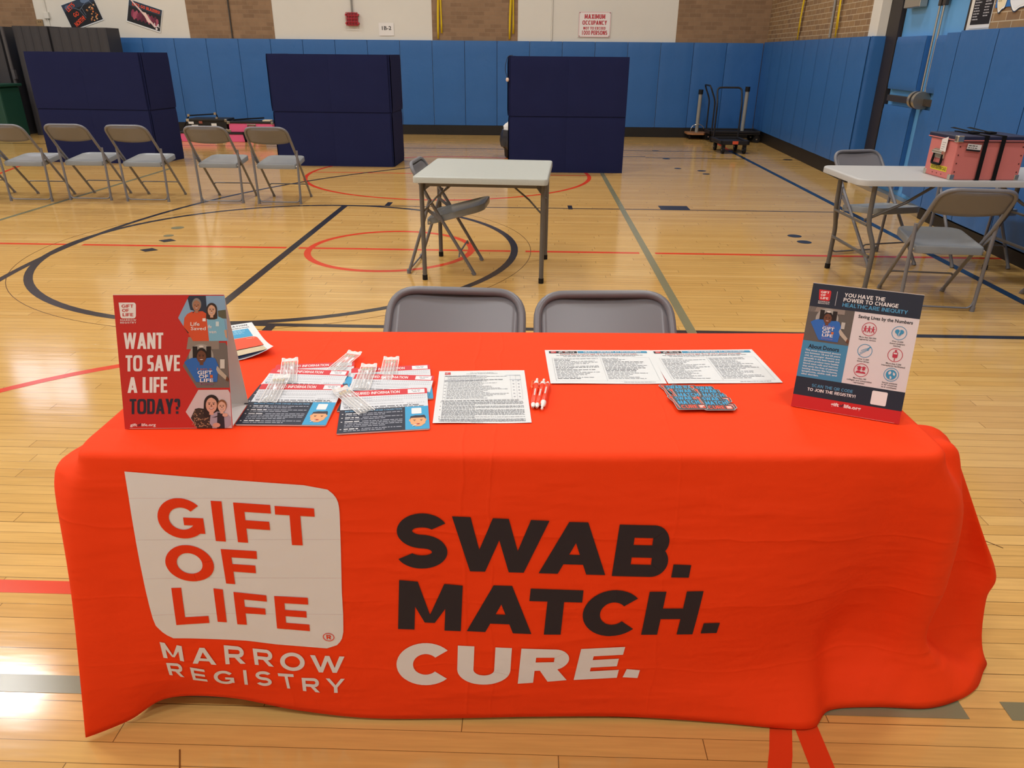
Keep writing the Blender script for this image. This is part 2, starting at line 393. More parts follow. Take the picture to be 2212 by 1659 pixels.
for (x, y, r) in ((-2.02, 0.66, .055), (-1.96, 0.355, .042), (3.43, 0.69, .06), (3.44, 0.465, .06), (3.14, 6.82, .06), (3.15, 5.83, .06), (3.14, 4.80, .05), (3.43, 4.60, .06), (3.43, 4.31, .05), (5.0, 5.9, .07)):
    arc(x, y, r, r, nav if x > 0 else grn, n=20)
for (x, y) in ((-1.89, 0.18), (-1.89, -0.14)):
    fl.add([(x - .075, y, .0016), (x, y - .06, .0016), (x + .075, y, .0016), (x, y + .06, .0016)], [(0, 1, 2, 3)], nav)
for (x0, y0, x1, y1) in ((2.45, -3.35, 2.49, -3.40), (2.53, -3.52, 2.57, -3.56), (2.62, -3.75, 2.66, -3.79), (0.3, -4.68, 0.33, -4.76), (0.35, -4.62, 0.39, -4.71)):
    ln(x0, y0, x1, y1, 0.003, sea)
tag(fl.build('floor', [floor_material(), NAVY, RED, GRN, BLU, SEAL]), kind='structure')

def brick_material(mortar, c1, c2):
    m = bpy.data.materials.new('brown_brick'); m.use_nodes = True; nt = m.node_tree; b = nt.nodes['Principled BSDF']
    tc = N(nt, 'ShaderNodeTexCoord'); mp = N(nt, 'ShaderNodeMapping'); nt.links.new(tc.outputs['Object'], mp.inputs['Vector'])
    mp.inputs['Rotation'].default_value = (R(90), 0, 0)
    bt = N(nt, 'ShaderNodeTexBrick'); nt.links.new(mp.outputs[0], bt.inputs['Vector'])
    bt.inputs['Color1'].default_value = (*S(c1), 1); bt.inputs['Color2'].default_value = (*S(c2), 1); bt.inputs['Mortar'].default_value = (*S(mortar), 1)
    bt.inputs['Scale'].default_value = 1.0; bt.inputs['Brick Width'].default_value = 0.205; bt.inputs['Row Height'].default_value = 0.0685; bt.inputs['Mortar Size'].default_value = 0.0045; bt.inputs['Bias'].default_value = -0.1
    n = N(nt, 'ShaderNodeTexNoise'); n.inputs['Scale'].default_value = 9; nt.links.new(tc.outputs['Object'], n.inputs['Vector'])
    hs = N(nt, 'ShaderNodeHueSaturation'); nt.links.new(bt.outputs['Color'], hs.inputs['Color']); nt.links.new(M(nt, 'ADD', M(nt, 'MULTIPLY', n.outputs['Fac'], .35), .83), hs.inputs['Value'])
    nt.links.new(hs.outputs['Color'], b.inputs['Base Color']); b.inputs['Roughness'].default_value = .75
    bp = N(nt, 'ShaderNodeBump'); bp.inputs['Distance'].default_value = .004; bp.inputs['Strength'].default_value = .5; nt.links.new(bt.outputs['Fac'], bp.inputs['Height']); bp.invert = True
    nt.links.new(bp.outputs['Normal'], b.inputs['Normal']); return m
BRICK = brick_material('#8b7258', '#8d6f52', '#7a5e44'); BRICK2 = brick_material('#b7a588', '#94754f', '#7d6145')
WHITE = mat('cream_painted_block', '#d6d2c8', .7, .3, var=(1.3, .05), bump=(14, .12, .004))
PLAS = mat('painted_ceiling', '#c9c6bd', .8, .2, var=(2, .05))
BLK = mat('black_rubber_base', '#1b1714', .5, .4, var=(5, .2))
wb = MB()
wb.box(XL, YB, 0, 5.6, YB + .2, ZC, 0)
for a, b in ((XL, -8.05), (-5.235, -3.657), (-0.75, 0.81), (3.685, 5.338)): wb.box(a, YB - .006, 0, b, YB, ZC, 1)
tag(wb.build('wall_back', [WHITE, BRICK]), kind='structure')
wr = MB()
wr.box(-.2, 0, 0, 5.05, .3, ZC, 1); wr.box(5.05, 0, 0, 5.33, .3, ZC, 0)
wr.box(5.33, 0, 2.3, 7.46, .3, ZC, 0); wr.box(7.46, 0, 0, 7.86, .3, ZC, 0); wr.box(7.86, 0, 0, 19.3, .3, ZC, 1)
tag(wr.build('wall_right', [WHITE, BRICK2], loc=RW, rot=(0, 0, RA)), kind='structure')
tag(MB().box(XL - .2, YF, 0, XL, YB, ZC).build('wall_left', WHITE), kind='structure')
tag(MB().box(XL, YF - .2, 0, 6.6, YF, ZC).build('wall_front', WHITE), kind='structure')
tag(MB().box(XL, YF, ZC, 6.6, YB + .2, ZC + .2).build('ceiling', PLAS), kind='structure')
tag(MB().box(XL, YB - .045, 0, 5.34, YB - .008, .175).build('baseboard_back', BLK), kind='structure')
br = MB(); br.box(0.05, -.035, 0, 5.31, -.002, .19); br.box(7.5, -.06, 0, 19, -.002, .10)
tag(br.build('baseboard_right', BLK, loc=RW, rot=(0, 0, RA)), kind='structure')

# ceiling lamps: housings over the area lights
LENS = mat('lamp_lens', (1.0, .96, .9), .4, emit=6.0); HOUS = mat('lamp_housing', '#d8d8d4', .5)
first = None
for i, (x, y) in enumerate(LAMPS):
    if first is None:
        first = thing('ceiling_light', '', 'light', (x, y, LAMP_Z), 0, 'ceiling lamps')
        h = MB(); h.box(-.55, -.29, -.04, .55, .29, .06); h.cyl((-.4, 0, .06), (-.4, 0, ZC - LAMP_Z), .012, 8); h.cyl((.4, 0, .06), (.4, 0, ZC - LAMP_Z), .012, 8); h.build('housing', HOUS, first)
        MB().box(-.5, -.25, -.05, .5, .25, -.041).build('lens', LENS, first); o = first
    else: o = dup(first, (x, y, LAMP_Z))
    o['label'] = 'white rectangular lamp hanging under the gym ceiling above the court'

# ---- blue vinyl wall pads, one object each
VINYL = mat('blue_vinyl', '#30639f', .42, .4, var=(2.2, .09), bump=(5.5, .35, .02))
def pad_mesh(w, z0, z1, d, bv=.008):
    b = MB(); n = 8; k = 14; vs = []
    g = .004
    for j in range(k + 1):
        for i in range(n + 1):
            x = g + (w - 2 * g) * i / n; z = z0 + (z1 - z0) * j / k
            ex = min(i, n - i); ez = min(j, k - j)
            y = -d + (bv if ex == 0 else 0) + (bv if ez == 0 else 0)
            vs.append((x, y, z))
    b.add(vs, [(j * (n + 1) + i, j * (n + 1) + i + 1, (j + 1) * (n + 1) + i + 1, (j + 1) * (n + 1) + i) for j in range(k) for i in range(n)])
    b.box(g, -d + .012, z0 + .002, w - g, -.002, z1 - .002)
    return b
def wall_pad(x, w, z0, z1, d, label, group, right=False):
    o = pad_mesh(w, z0, z1, d, .003 if right else .008).build('wall_pad', VINYL, smooth=True)
    o.matrix_world = (RT if right else Matrix.Translation((0, YB, 0))) @ Matrix.Translation((x, 0, 0))
    return tag(o, label, 'wall pad', group)
x = 5.278; i = 0
while x > -8.4:
    w = .5975 if i else .66
    x -= w
    wall_pad(x, w, .178, 1.642, .052, 'blue vinyl wall pad on the far wall, %s from the right-hand corner' % ORD[i], 'pads on the far wall'); i += 1
t = .055
for i in range(8):
    w = .6555; wall_pad(t, w, .19, 1.655, .06, 'blue vinyl wall pad on the right side wall, %s from the corner' % ORD[i], 'pads on the right wall', True); t += w
o = pad_mesh(.19, .19, 1.655, .03).build('wall_pad', VINYL, smooth=True)
o.matrix_world = RT @ Matrix.Translation((5.335, -.058, 0)) @ Matrix.Rotation(R(90), 4, 'Z')
tag(o, 'narrow blue pad wrapped round the wall end beside the black door frame', 'wall pad')
t = 7.30
for i in range(9):
    w = .26 if i == 0 else .645
    wall_pad(t, w, .12, 1.655 if i else 1.643, .085, 'blue vinyl wall pad behind the white table, %s from the double door' % ORD[i], 'pads beyond the door', True); t += w

# ---- double door in its recess
FRM = mat('dark_brown_door_frame', '#2a2320', .45, .4); DBL = mat('light_blue_door_paint', '#5f9fd6', .4, .5, var=(2, .04)); STL = mat('brushed_steel', '#b9b4a8', .35, .5, metal=.85); DST = mat('dark_steel', '#4d4640', .4, .5, metal=.6)
fr = MB(); fr.box(5.33, .10, 0, 5.66, .24, 2.25); fr.box(7.20, .10, 0, 7.46, .24, 2.25); fr.box(5.66, .10, 2.12, 7.20, .24, 2.25)
door = tag(fr.build('door_1', FRM, bevel=.004), kind='structure'); door.matrix_world = RT
for a, b in ((5.67, 6.545), (6.565, 7.19)):
    lf = MB().box(a, .15, .01, b, .195, 2.11).build('door_leaf', DBL, door, bevel=.003)
MB().box(6.545, .155, .01, 6.565, .19, 2.11).build('astragal', DBL, door)
for (a, b, z0, z1) in ((5.70, 6.46, 1.11, 1.64), (5.70, 6.46, .10, .945), (6.66, 7.18, 1.11, 1.635), (6.66, 7.18, .10, .95)):
    p = pad_mesh(b - a, z0, z1, .06); p.v = [(q[0] + a, q[1] + .15, q[2]) for q in p.v]; p.build('door_pad', VINYL, door, smooth=True)
for (a, b) in ((5.78, 6.62), (6.72, 7.15)):
    e = MB(); e.box(a, .085, .985, b, .12, 1.05); e.box(a + .02, .12, .99, a + .10, .15, 1.045); e.box(b - .1, .12, .99, b - .02, .15, 1.045); e.build('exit_bar', DST, door, bevel=.004)
for a in (6.60, 6.70):
    e = MB(); e.lathe([(.035, -.03), (.085, -.03), (.085, .03), (.035, .03)], 28, 0, Matrix.Translation((a + .0, .07, 1.035)) @ Matrix.Rotation(R(90), 4, 'Y')); e.build('bar_latch', STL, door, smooth=True)
e = MB(); e.lathe([(.03, -.02), (.087, -.02), (.087, .02), (.03, .02)], 28, 0, Matrix.Translation((6.65, .07, 1.035)) @ Matrix.Rotation(R(90), 4, 'Y')); e.build('latch_band', BLK, door, smooth=True)
for a in (6.60, 6.695):
    MB().cyl((a, .10, 1.10), (a, .10, 1.95), .010, 10).build('latch_rod', STL, door, smooth=True)
    MB().box(a - .025, .085, 1.90, a + .025, .13, 2.08).build('rod_guide', DST, door, bevel=.008)
MB().box(5.80, .06, 1.915, 6.20, .14, 2.03).build('door_closer', STL, door, bevel=.006)
tag(MB().box(5.32, .03, 0, 7.47, .13, .05).build('trim_1', STL, loc=RW, rot=(0, 0, RA)), kind='structure')

# high window in the far wall, out of the frame, whose daylight glints on the floor
wn_ = MB(); wn_.box(-10.4, YB - .03, 4.9, -8.9, YB - .012, 6.0)
win = tag(wn_.build('window_1', mat('window_daylight', (.80, .82, 1.0), .3, emit=3.5)), kind='structure')
f_ = MB()
for a in (-10.44, -9.67, -8.9): f_.box(a, YB - .06, 4.86, a + .04, YB - .008, 6.04)
for z in (4.86, 6.0): f_.box(-10.44, YB - .06, z, -8.86, YB - .008, z + .04)
f_.build('window_frame', FRM, win)

# ---------------------------------------------------------------- folding chairs
CHG = mat('grey_beige_enamel', '#727277', .34, .5, bump=(60, .03, .002)); SEATG = mat('grey_seat_pan', '#818588', .28, .5); BOLT = mat('bright_bolt', '#d8d4c8', .3, .5, metal=.8); RUB = mat('black_rubber', '#141212', .7, .3)
def make_chair(ff=.43, py=.0, pz=.515, ty=-.198, tz=.762, sy=0.0, sz=.392, sk=.105):
    t = thing('folding_chair', '', 'chair', (0, 0, 0), 0, 'grey steel folding chairs')
    top = Vector((0, ty, tz)); piv = Vector((0, py, pz)); d = (top - piv).normalized()
    # seat: rounded pan, front edge rounder and higher
    b = MB(); out = []
    for (x, y) in rrect(-.195, .02, .195, .40, .02, 3): out.append((x, y))
    out = []
    for j in range(7): a = R(90 * j / 6); out.append((.115 + .08 * math.cos(a), .345 + .065 * math.sin(a)))
    for j in range(7): a = R(90 + 90 * j / 6); out.append((-.115 + .08 * math.cos(a), .345 + .065 * math.sin(a)))
    for j in range(4): a = R(180 + 90 * j / 3); out.append((-.180 + .02 * math.cos(a), .030 + .02 * math.sin(a)))
    for j in range(4): a = R(270 + 90 * j / 3); out.append((.180 + .02 * math.cos(a), .030 + .02 * math.sin(a)))
    zf = lambda y: sz + sk * y
    n = len(out); rows = []
    def rowp(s, dz): return [(x * s, sy + .2 + (y - .2) * s, zf(.2 + (y - .2) * s) + dz) for x, y in out]
    for s, dz in ((.97, -.046), (1.0, -.043), (1.0, -.006), (.985, 0), (.93, .001), (.90, -.003), (.6, -.011), (.3, -.014)): rows += rowp(s, dz)
    k = 8; fs = [(i * n + j, i * n + (j + 1) % n, (i + 1) * n + (j + 1) % n, (i + 1) * n + j) for i in range(k - 1) for j in range(n)]
    fs += [tuple(range(n))[::-1], tuple((k - 1) * n + j for j in range(n))]
    b.add(rows, fs); seat = b.build('seat', SEATG, t, smooth=True)
    for q in (-1, 1): MB().cyl((q * .206, sy + .03, sz - .02), (q * .19, sy + .03, sz - .02), .008, 8).build('seat_bolt', BOLT, seat)
    # back panel between the tubes
    b = MB(); nx, nz = 16, 7; sid = []
    for j in range(nz + 1):
        for i in range(nx + 1):
            u = -1 + 2 * i / nx; x = .200 * u
            lo = -.178 - .022 * math.sqrt(max(0, 1 - u * u)); hi = -.003
            if abs(x) > .117: hi = -.003 - (.085 - math.sqrt(max(0, .085 ** 2 - (abs(x) - .117) ** 2)))
            s = lo + (hi - lo) * j / nz
            p = top + d * s; bow = .016 * (1 - u * u) * 1.0
            sid.append((x, p.y - bow * .8, p.z - bow * .5))
    b.add(sid, [(j * (nx + 1) + i, j * (nx + 1) + i + 1, (j + 1) * (nx + 1) + i + 1, (j + 1) * (nx + 1) + i) for j in range(nz) for i in range(nx)])
    b.build('backrest', CHG, t, smooth=True, solid=.007)
    pl = piv + d * .0
    path = [(-.212, pl.y, pl.z), (-.205, top.y, top.z), (.205, top.y, top.z), (.212, pl.y, pl.z)]
    MB().tube(fillet(path, .088, 8), .0125, 12).build('back_frame', CHG, t, smooth=True)
    for s in (-1, 1):
        b = MB(); b.tube([(s * .212, pl.y, pl.z), (s * .207, (pl.y + ff) / 2, pl.z / 2 + .006), (s * .203, ff, .012)], .0115, 10); b.cyl((s * .2035, ff - .01, .022), (s * .2025, ff + .004, .0), .0145, 10)
        b.build('leg', CHG, t, smooth=True)
        b = MB(); b.tube([(s * .216, .0, .005), (s * .222, py * .55 + .006, .3), (s * .2265, py + .004, pz + .015)], .0115, 10); b.cyl((s * .216, 0, .03), (s * .2155, 0, .0), .0145, 10)
        b.build('leg', CHG, t, smooth=True)
        MB().box(-.004, -.062, -.011, .004, .062, .011, T=Matrix.Translation((s * .217, py * .8 + .055, .425)) @ Matrix.Rotation(R(-38), 4, 'X')).build('hinge_brace', CHG, t, bevel=.002)
    MB().tube(fillet([(-.203, ff - .105, .125), (-.19, ff - .105, .152), (.19, ff - .105, .152), (.203, ff - .105, .125)], .03, 5), .006, 8).build('stretcher', CHG, t, smooth=True)
    MB().tube(fillet([(-.217, py * .15, .085), (-.20, .0, .02), (.20, .0, .02), (.217, py * .15, .085)], .06, 6), .0065, 8).build('foot_bar', CHG, t, smooth=True)
    return t
chair = make_chair()
CH = [
    (-2.865, 1.865, 0, 'grey folding chair third from the right in the row before the dark screens'),
    (-4.745, 1.84, 0, 'grey folding chair at the outer row end, cut off by the photo edge'),
    (-4.055, 1.80, 0, 'grey folding chair in the row, second from the outer end near the green bin'),
    (-3.485, 1.895, 0, 'grey folding chair in the row, third from the outer end, before the widest dark screen'),
    (-2.078, 1.85, 0, 'grey folding chair in front of the pink cases, second from the right of the row'),
    (-1.472, 1.83, 0, 'grey folding chair at the inner end of the row, before the middle dark screen'),
    (0.885, -3.765, 177.5, 'grey folding chair tucked behind the orange table, the left of the two'),
    (1.362, -3.775, 184, 'grey folding chair tucked behind the orange table, the right of the two, slightly askew'),
    (3.655, -1.325, -6, 'grey folding chair in front of the white table with the pink case'),
    (3.715, 0.115, 196, 'grey folding chair behind the white table, near its free end'),
    (4.50, 0.12, 178, 'grey folding chair behind the white table, next to the blue wall pads'),
    (4.63, -1.37, 2, 'grey folding chair at the photo edge with one leg showing, near the white table'),
]
for i, (x, y, rz, lb) in enumerate(CH):
    if i == 0: chair.location = (x, y, 0); chair.rotation_euler = (0, 0, R(rz)); chair['label'] = lb
    else: dup(chair, (x, y, 0), rz, lb)
ch2 = make_chair(.468, .17, .515, .035, .752, .13, .385, .27)
ch2.location = (.270, -.47, 0); ch2.rotation_euler = (0, 0, R(-94)); ch2['label'] = 'grey folding chair half folded, tucked sideways under the small square table'

# ---------------------------------------------------------------- folding tables
TOPW = mat('speckled_white_plastic', '#b2b6af', .42, .45, var=(90, .06), bump=(120, .08, .001)); TOPE = mat('white_plastic', '#b6b6b4', .45, .45, bump=(120, .06, .001)); LEGG = mat('grey_brown_steel', '#5f5c59', .4, .5)
def slab(x0, y0, x1, y1, z0, z1, r):
    b = MB(); n = 6; rows = []; k = 0; e = .009
    for ins, z in ((.02, z0), (.0, z0 + .004), (0, z1 - e), (e * .3, z1 - e * .3), (e, z1), (.02, z1)):
        rr = rrect(x0 + ins, y0 + ins, x1 - ins, y1 - ins, max(r - ins, .004), n); m = len(rr); rows += [(a, c, z) for a, c in rr]; k += 1
    fs = [(i * m + j, i * m + (j + 1) % m, (i + 1) * m + (j + 1) % m, (i + 1) * m + j) for i in range(k - 1) for j in range(m)] + [tuple(range(m))[::-1], tuple((k - 1) * m + j for j in range(m))]
    return b.add(rows, fs)
t = thing('card_table', 'small square white folding table with a chair tucked under it', 'table', (0.812, -0.535, 0), -3.2)
slab(-.435, -.455, .435, .455, .672, .716, .03).build('tabletop', TOPW, t, smooth=True)
for sy in (-.365, .365): MB().box(-.36, sy - .015, .645, .36, sy + .015, .672).build('under_rail', LEGG, t)
for sx in (-1, 1):
    for sy in (-1, 1):
        g = MB().tube([(sx * .403, sy * .325, .672), (sx * .403, sy * .325, .03)], .0155, 12).build('leg', LEGG, t, smooth=True)
        MB().cyl((sx * .403, sy * .325, .035), (sx * .403, sy * .325, 0), .018, 12).build('leg_cap', RUB, g, smooth=True)
        b = MB(); b.tube([(sx * .403, sy * .31, .46), (sx * .31, sy * .31, .56), (sx * .18, sy * .31, .665)], .013, 8, rz=.006); b.build('brace', LEGG, t, smooth=True)
    MB().tube([(sx * .403, -.325, .63), (sx * .403, .325, .63)], .010, 8).build('leg_bar', LEGG, t, smooth=True)
    MB().add([(sx * .44, -.30, .672), (sx * .33, -.30, .672), (sx * .385, -.31, .60)], [(0, 1, 2)]).build('gusset', LEGG, t, solid=.006)

def long_table(name, label, loc, rz, L, D, H, splay=.05, inn=0.0):
    t = thing(name, label, 'table', loc, rz)
    slab(-L / 2, -D / 2, L / 2, D / 2, H - .043, H, .075).build('tabletop', TOPE, t, smooth=True)
    for sx in (-1, 1):
        for sy in (-1, 1):
            x, y = sx * (L / 2 - .13), sy * (D / 2 - .065 - inn)
            g = MB().tube(fillet([(x, y, H - .043), (x + sx * -.005, y, .44), (x + sx * -.05 + .0, y + sy * splay, .31), (x - sx * .045, y + sy * splay, .02)], .08, 5), .0155, 12).build('leg', LEGG, t, smooth=True)
            MB().cyl((x - sx * .045, y + sy * splay, .035), (x - sx * .045, y + sy * splay, 0), .019, 12).build('leg_cap', RUB, g, smooth=True)
        x = sx * (L / 2 - .165)
        MB().tube([(x, -D / 2 + .03 + inn * 2, .24), (x, D / 2 - .03 - inn * 2, .24)], .011, 8).build('leg_bar', LEGG, t, smooth=True)
        MB().tube([(sx * (L / 2 - .13), -D / 2 + .065 + inn, .44), (sx * (L / 2 - .13), D / 2 - .065 - inn, .44)], .009, 8).build('leg_bar', LEGG, t, smooth=True)
        MB().tube([(sx * (L / 2 - .135), 0 - .2, .46), (sx * (L / 2 - .38), -.2, .575), (sx * (L / 2 - .55), -.2, H - .05)], .010, 8).build('brace', LEGG, t, smooth=True)
    return t
long_table('folding_table', 'white rectangular folding table carrying the pink case, near the double door', (3.925, -0.665, 0), 1.2, 1.52, .66, .738)
long_table('folding_table', 'folding table hidden beneath the orange cloth', (1.09, -4.168, 0), 2.2, 1.66, .68, .7225, -.03, .07)

# ---------------------------------------------------------------- navy folding screens
NAVYF = mat('navy_fabric', '#1e2348', .85, .12, var=(3, .10), bump=(180, .25, .002))
def screen(label, pts, seams, name='folding_screen', dx=(0, 0)):
    """pts: plan corners from left to right; upper and lower row of padded panels"""
    t = thing(name, label, 'screen', (pts[0][0], pts[0][1], 0), 0, 'navy privacy screens')
    p0 = Vector((pts[0][0], pts[0][1], 0))
    for i in range(len(pts) - 1):
        a, b = Vector((*pts[i], 0)) - p0, Vector((*pts[i + 1], 0)) - p0
        L = (b - a).length; an = math.atan2(b.y - a.y, b.x - a.x)
        T = Matrix.Translation(a) @ Matrix.Rotation(an, 4, 'Z')
        cuts = [0] + [s * L for s in (seams[i] if i < len(seams) else [])] + [L]
        for z0, z1, th, nm, ex in ((0, .70, .055, 'lower_panel', 0), (.703, 1.408, .06, 'upper_panel', .008)):
            m = MB(); n = 10; k = 10
            for c in range(len(cuts) - 1):
                x0, x1 = cuts[c] + (.001 if c else 0), cuts[c + 1]; vs = []
                for j in range(k + 1):
                    for ii in range(n + 1):
                        e = min(ii, n - ii); f = min(j, k - j)
                        vs.append(T @ Vector((x0 + (x1 - x0) * ii / n, -th / 2 - ex + (.009 if (e == 0 and len(cuts) > 2) else 0) + (.006 if f == 0 else 0), z0 + (z1 - z0) * j / k)))
                m.add(vs, [(j * (n + 1) + ii, j * (n + 1) + ii + 1, (j + 1) * (n + 1) + ii + 1, (j + 1) * (n + 1) + ii) for j in range(k) for ii in range(n)])
            m.box(0, -th / 2 + .012 - ex, z0, L, th / 2, z1, T=T)
            m.build(nm, NAVYF, t, smooth=True)
    return t
screen('widest navy fabric screen, behind the chair row and beside the dark gym mats', [(-5.62, 4.70), (-4.05, 4.60), (-3.975, 5.20)], [[.48], []])
screen('navy fabric screen in the middle, behind the inner end chair', [(-2.31, 5.25), (-2.355, 4.64), (-.79, 4.61), (-.775, 5.31)], [[], [.5], []])
screen('navy fabric screen behind the small square table, with a cord hanging from its corner', [(.845, 4.95), (.825, 4.28), (2.312, 4.31)], [[], [.49]])
o = MB().tube(fillet([(.85, 4.32, 1.415), (.79, 4.25, 1.41), (.752, 4.25, 1.27), (.785, 4.25, 1.15)], .09, 7), .0035, 6).build('elastic_cord', BLK, smooth=True)
tag(o, 'thin black cord with a pale ball hanging over the corner of the navy screen', 'cord')
MB().lathe([(.001, -.024), (.012, -.022), (.019, -.01), (.02, 0), (.019, .01), (.012, .022), (.001, .024)], 14, 0, Matrix.Translation((.787, 4.25, 1.135))).build('ball', mat('pale_ball', '#d9c3b4', .5), o, smooth=True)

# bin beside the third screen
t = thing('trash_bin', 'black bin with a dark liner half hidden behind the navy screen', 'bin', (.86, 5.78, 0))
MB().lathe([(.13, 0), (.16, .02), (.185, .38), (.19, .40), (.175, .40)], 24).build('bin_body', BLK, t, smooth=True)
b = MB(); vs = []
for j, (r, z) in enumerate(((.18, .405), (.198, .40), (.212, .33), (.222, .25), (.215, .17), (.20, .12))):
    for i in range(40):
        a = 2 * math.pi * i / 40; k = 1 + (.05 * math.sin(i * 3.1 + j) + .04 * math.sin(i * 1.7)) * (j > 1); vs.append((r * k * math.cos(a), r * k * math.sin(a), z + (.05 * math.sin(2 * a + 1) if j == 5 else 0)))
b.add(vs, [(j * 40 + i, j * 40 + (i + 1) % 40, (j + 1) * 40 + (i + 1) % 40, (j + 1) * 40 + i) for j in range(5) for i in range(40)])
b.build('bin_liner', mat('grey_black_plastic_film', '#34343a', .3, .5), t, smooth=True, solid=.002)
b = MB(); vs = []
for j in range(7):
    for i in range(16):
        a = 2 * math.pi * i / 16; r = (.145, .13, .125, .105, .08, .04, .002)[j] * (1 + .16 * math.sin(i * 2.3 + j)); vs.append((.825 + r * math.cos(a), 5.78 + r * math.sin(a), .385 + .03 * j + .01 * math.sin(i * 3 + j)))
b.add(vs, [(j * 16 + i, j * 16 + (i + 1) % 16, (j + 1) * 16 + (i + 1) % 16, (j + 1) * 16 + i) for j in range(6) for i in range(16)] + [tuple(range(16))[::-1]])
tag(b.build('crumpled_paper', mat('white_paper_waste', '#e6e4e0', .7), smooth=True), 'crumpled white sheet sticking out of the black bin', 'paper')

# ---------------------------------------------------------------- dark gym mats, pole, green bin
MATB = mat('charcoal_vinyl', '#37363a', .5, .35, var=(4, .10))
def folded_mat(label, x0, x1, y, h, k, lean=0.0, dy=0.0):
    t = thing('folded_gym_mat', label, 'gym mat', (x0, y, 0), 0, 'dark gym mats'); w = (x1 - x0) / k
    for i in range(k):
        b = MB(); a, c = i * w, (i + 1) * w; vs = []
        for z in (0, h):
            for (u, v) in ((0, .012), (.14, 0), (.5, -.006), (.86, 0), (1, .012), (1, .45), (0, .45)): vs.append((a + (c - a) * u, v + dy * (a + (c - a) * u) + lean * z, z))
        b.add(vs, [(j, (j + 1) % 7, 7 + (j + 1) % 7, 7 + j) for j in range(7)] + [tuple(range(7))[::-1], tuple(range(7, 14))])
        b.build('mat_section', MATB, t)
    return t
folded_mat('charcoal gym mat stack with vertical folds beside the blue wall pads', -7.34, -6.335, 8.18, 1.785, 6)
folded_mat('charcoal gym mat stack with vertical folds, between the grey pole and the outer mat stack', -7.95, -7.36, 8.12, 1.80, 4, 0, .06)
folded_mat('charcoal gym mat at the very edge of the photo, behind the green bin', -9.2, -8.16, 8.05, 1.79, 5)
o = MB().tube([(-8.09, 8.08, 0), (-8.06, 8.02, 1.785)], .028, 12).box(-8.06, 8.0, .95, -8.02, 8.06, 1.10).build('steel_pole', mat('dark_grey_steel', '#48474b', .45, .5), smooth=True)
tag(o, 'grey steel pole standing between the dark gym mats', 'pole')
t = thing('green_bin', 'dark green plastic bin cut off by the photo edge, in front of the gym mats', 'bin', (-8.20, 7.62, 0))
GREEN = mat('dark_green_plastic', '#123f33', .5, .4, bump=(12, .15, .01))
MB().prism([(-.55, -.25), (.26, -.25), (.26, .3), (-.55, .3)], 0, .84, T=None).build('bin_body', GREEN, t, bevel=.03)
MB().box(-.58, -.28, .84, .30, .33, .885).build('bin_rim', GREEN, t, bevel=.012)

# ---------------------------------------------------------------- cases on the floor by the far wall
PINK = mat('pink_fibre_case', '#dd5d86', .55, .35, bump=(70, .12, .003)); PINKD = mat('dark_pink_side', '#b8325c', .55, .35); CBK = mat('black_fibre_case', '#191817', .5, .4, bump=(70, .12, .003)); STRAP = mat('black_webbing', '#121113', .8, .2); CHR = mat('nickel', '#c8c2b4', .25, .5, metal=.9); LABW = mat('white_label', '#dcd9d4', .6)
def box_case(name, label, cat, x0, y0, z0, w, d, h, body, lid, rz=0, latch=True, group=None):
    t = thing(name, label, cat, (x0, y0, z0), rz, group)
    MB().box(0, 0, 0, w, d, h * .86).build('case_body', body, t, bevel=.008)
    MB().box(-.008, -.008, h * .80, w + .008, d + .008, h).build('lid', lid, t, bevel=.008)
    for sx in (0, 1):
        for z in (.012, h - .03):
            MB().box(sx * w - .026, -.011, z - .014, sx * w + .026 * (1 if sx == 0 else .45), .03, z + .03).build('corner_cap', CHR, t, bevel=.004)
    if latch:
        l = MB(); l.box(w * .42, -.014, h * .62, w * .62, .0, h * .76).build('latch', CHR, t, bevel=.003)
        MB().tube(fillet([(w * .44, -.012, h * .64), (w * .44, -.02, h * .44), (w * .60, -.02, h * .44), (w * .60, -.012, h * .64)], .015, 3), .006, 6).build('grip', STRAP, t, smooth=True)
    return t
ca = box_case('pink_case', 'pink case on the floor under the black case, by the far wall', 'case', -4.965, 7.36, 0, .62, .40, .165, PINK, CBK, 0, False, 'cases by the far wall')
c2 = box_case('pink_case', 'pink case on the floor strapped beneath another pink case', 'case', -4.20, 7.36, 0, .58, .40, .155, PINK, CBK, 0, False, 'cases by the far wall')
c3 = box_case('black_case', 'black case with white stickers and an upright handle, on a pink case', 'case', -4.80, 7.40, .168, .66, .38, .20, CBK, CBK, 1.0, False, 'cases by the far wall')
MB().tube(fillet([(-.12, .02, .02), (-.01, .10, .245), (.46, .12, .275), (.48, .12, .19)], .02, 3), .011, 8).build('handle', STRAP, c3, smooth=True)
for (x, z) in ((-.01, .25), (.45, .28), (.47, .205)): MB().lathe([(.001, -.022), (.022, -.018), (.022, .018), (.001, .022)], 10, 0, Matrix.Translation((x, .09, z))).build('handle_joint', mat('brass_joint', '#b9a486', .35, .5, metal=.5), c3, smooth=True)
for (a, z, w, h2) in ((.01, .12, .09, .035), (.06, .075, .11, .03), (.40, .06, .09, .07)): MB().box(a, -.0105, z, a + w, -.008, z + h2).build('sticker', LABW, c3)
MB().box(.19, -.0105, .125, .25, -.008, .165).build('sticker', mat('rust_sticker', '#8c4a38', .6), c3)
c4 = box_case('pink_case', 'upper pink case with a nickel latch, strapped on top of another pink case', 'case', -4.10, 7.40, .16, .76, .36, .175, PINK, CBK, 0, True, 'cases by the far wall')
MB().tube([(.05, .1, .19), (.30, .12, .21), (.58, .14, .225)], .012, 8).build('handle', STRAP, c4, smooth=True)
MB().box(.58, .02, .172, .72, .16, .20).build('tape', mat('beige_tape', '#c9b79c', .6), c4, bevel=.01)
o = MB()
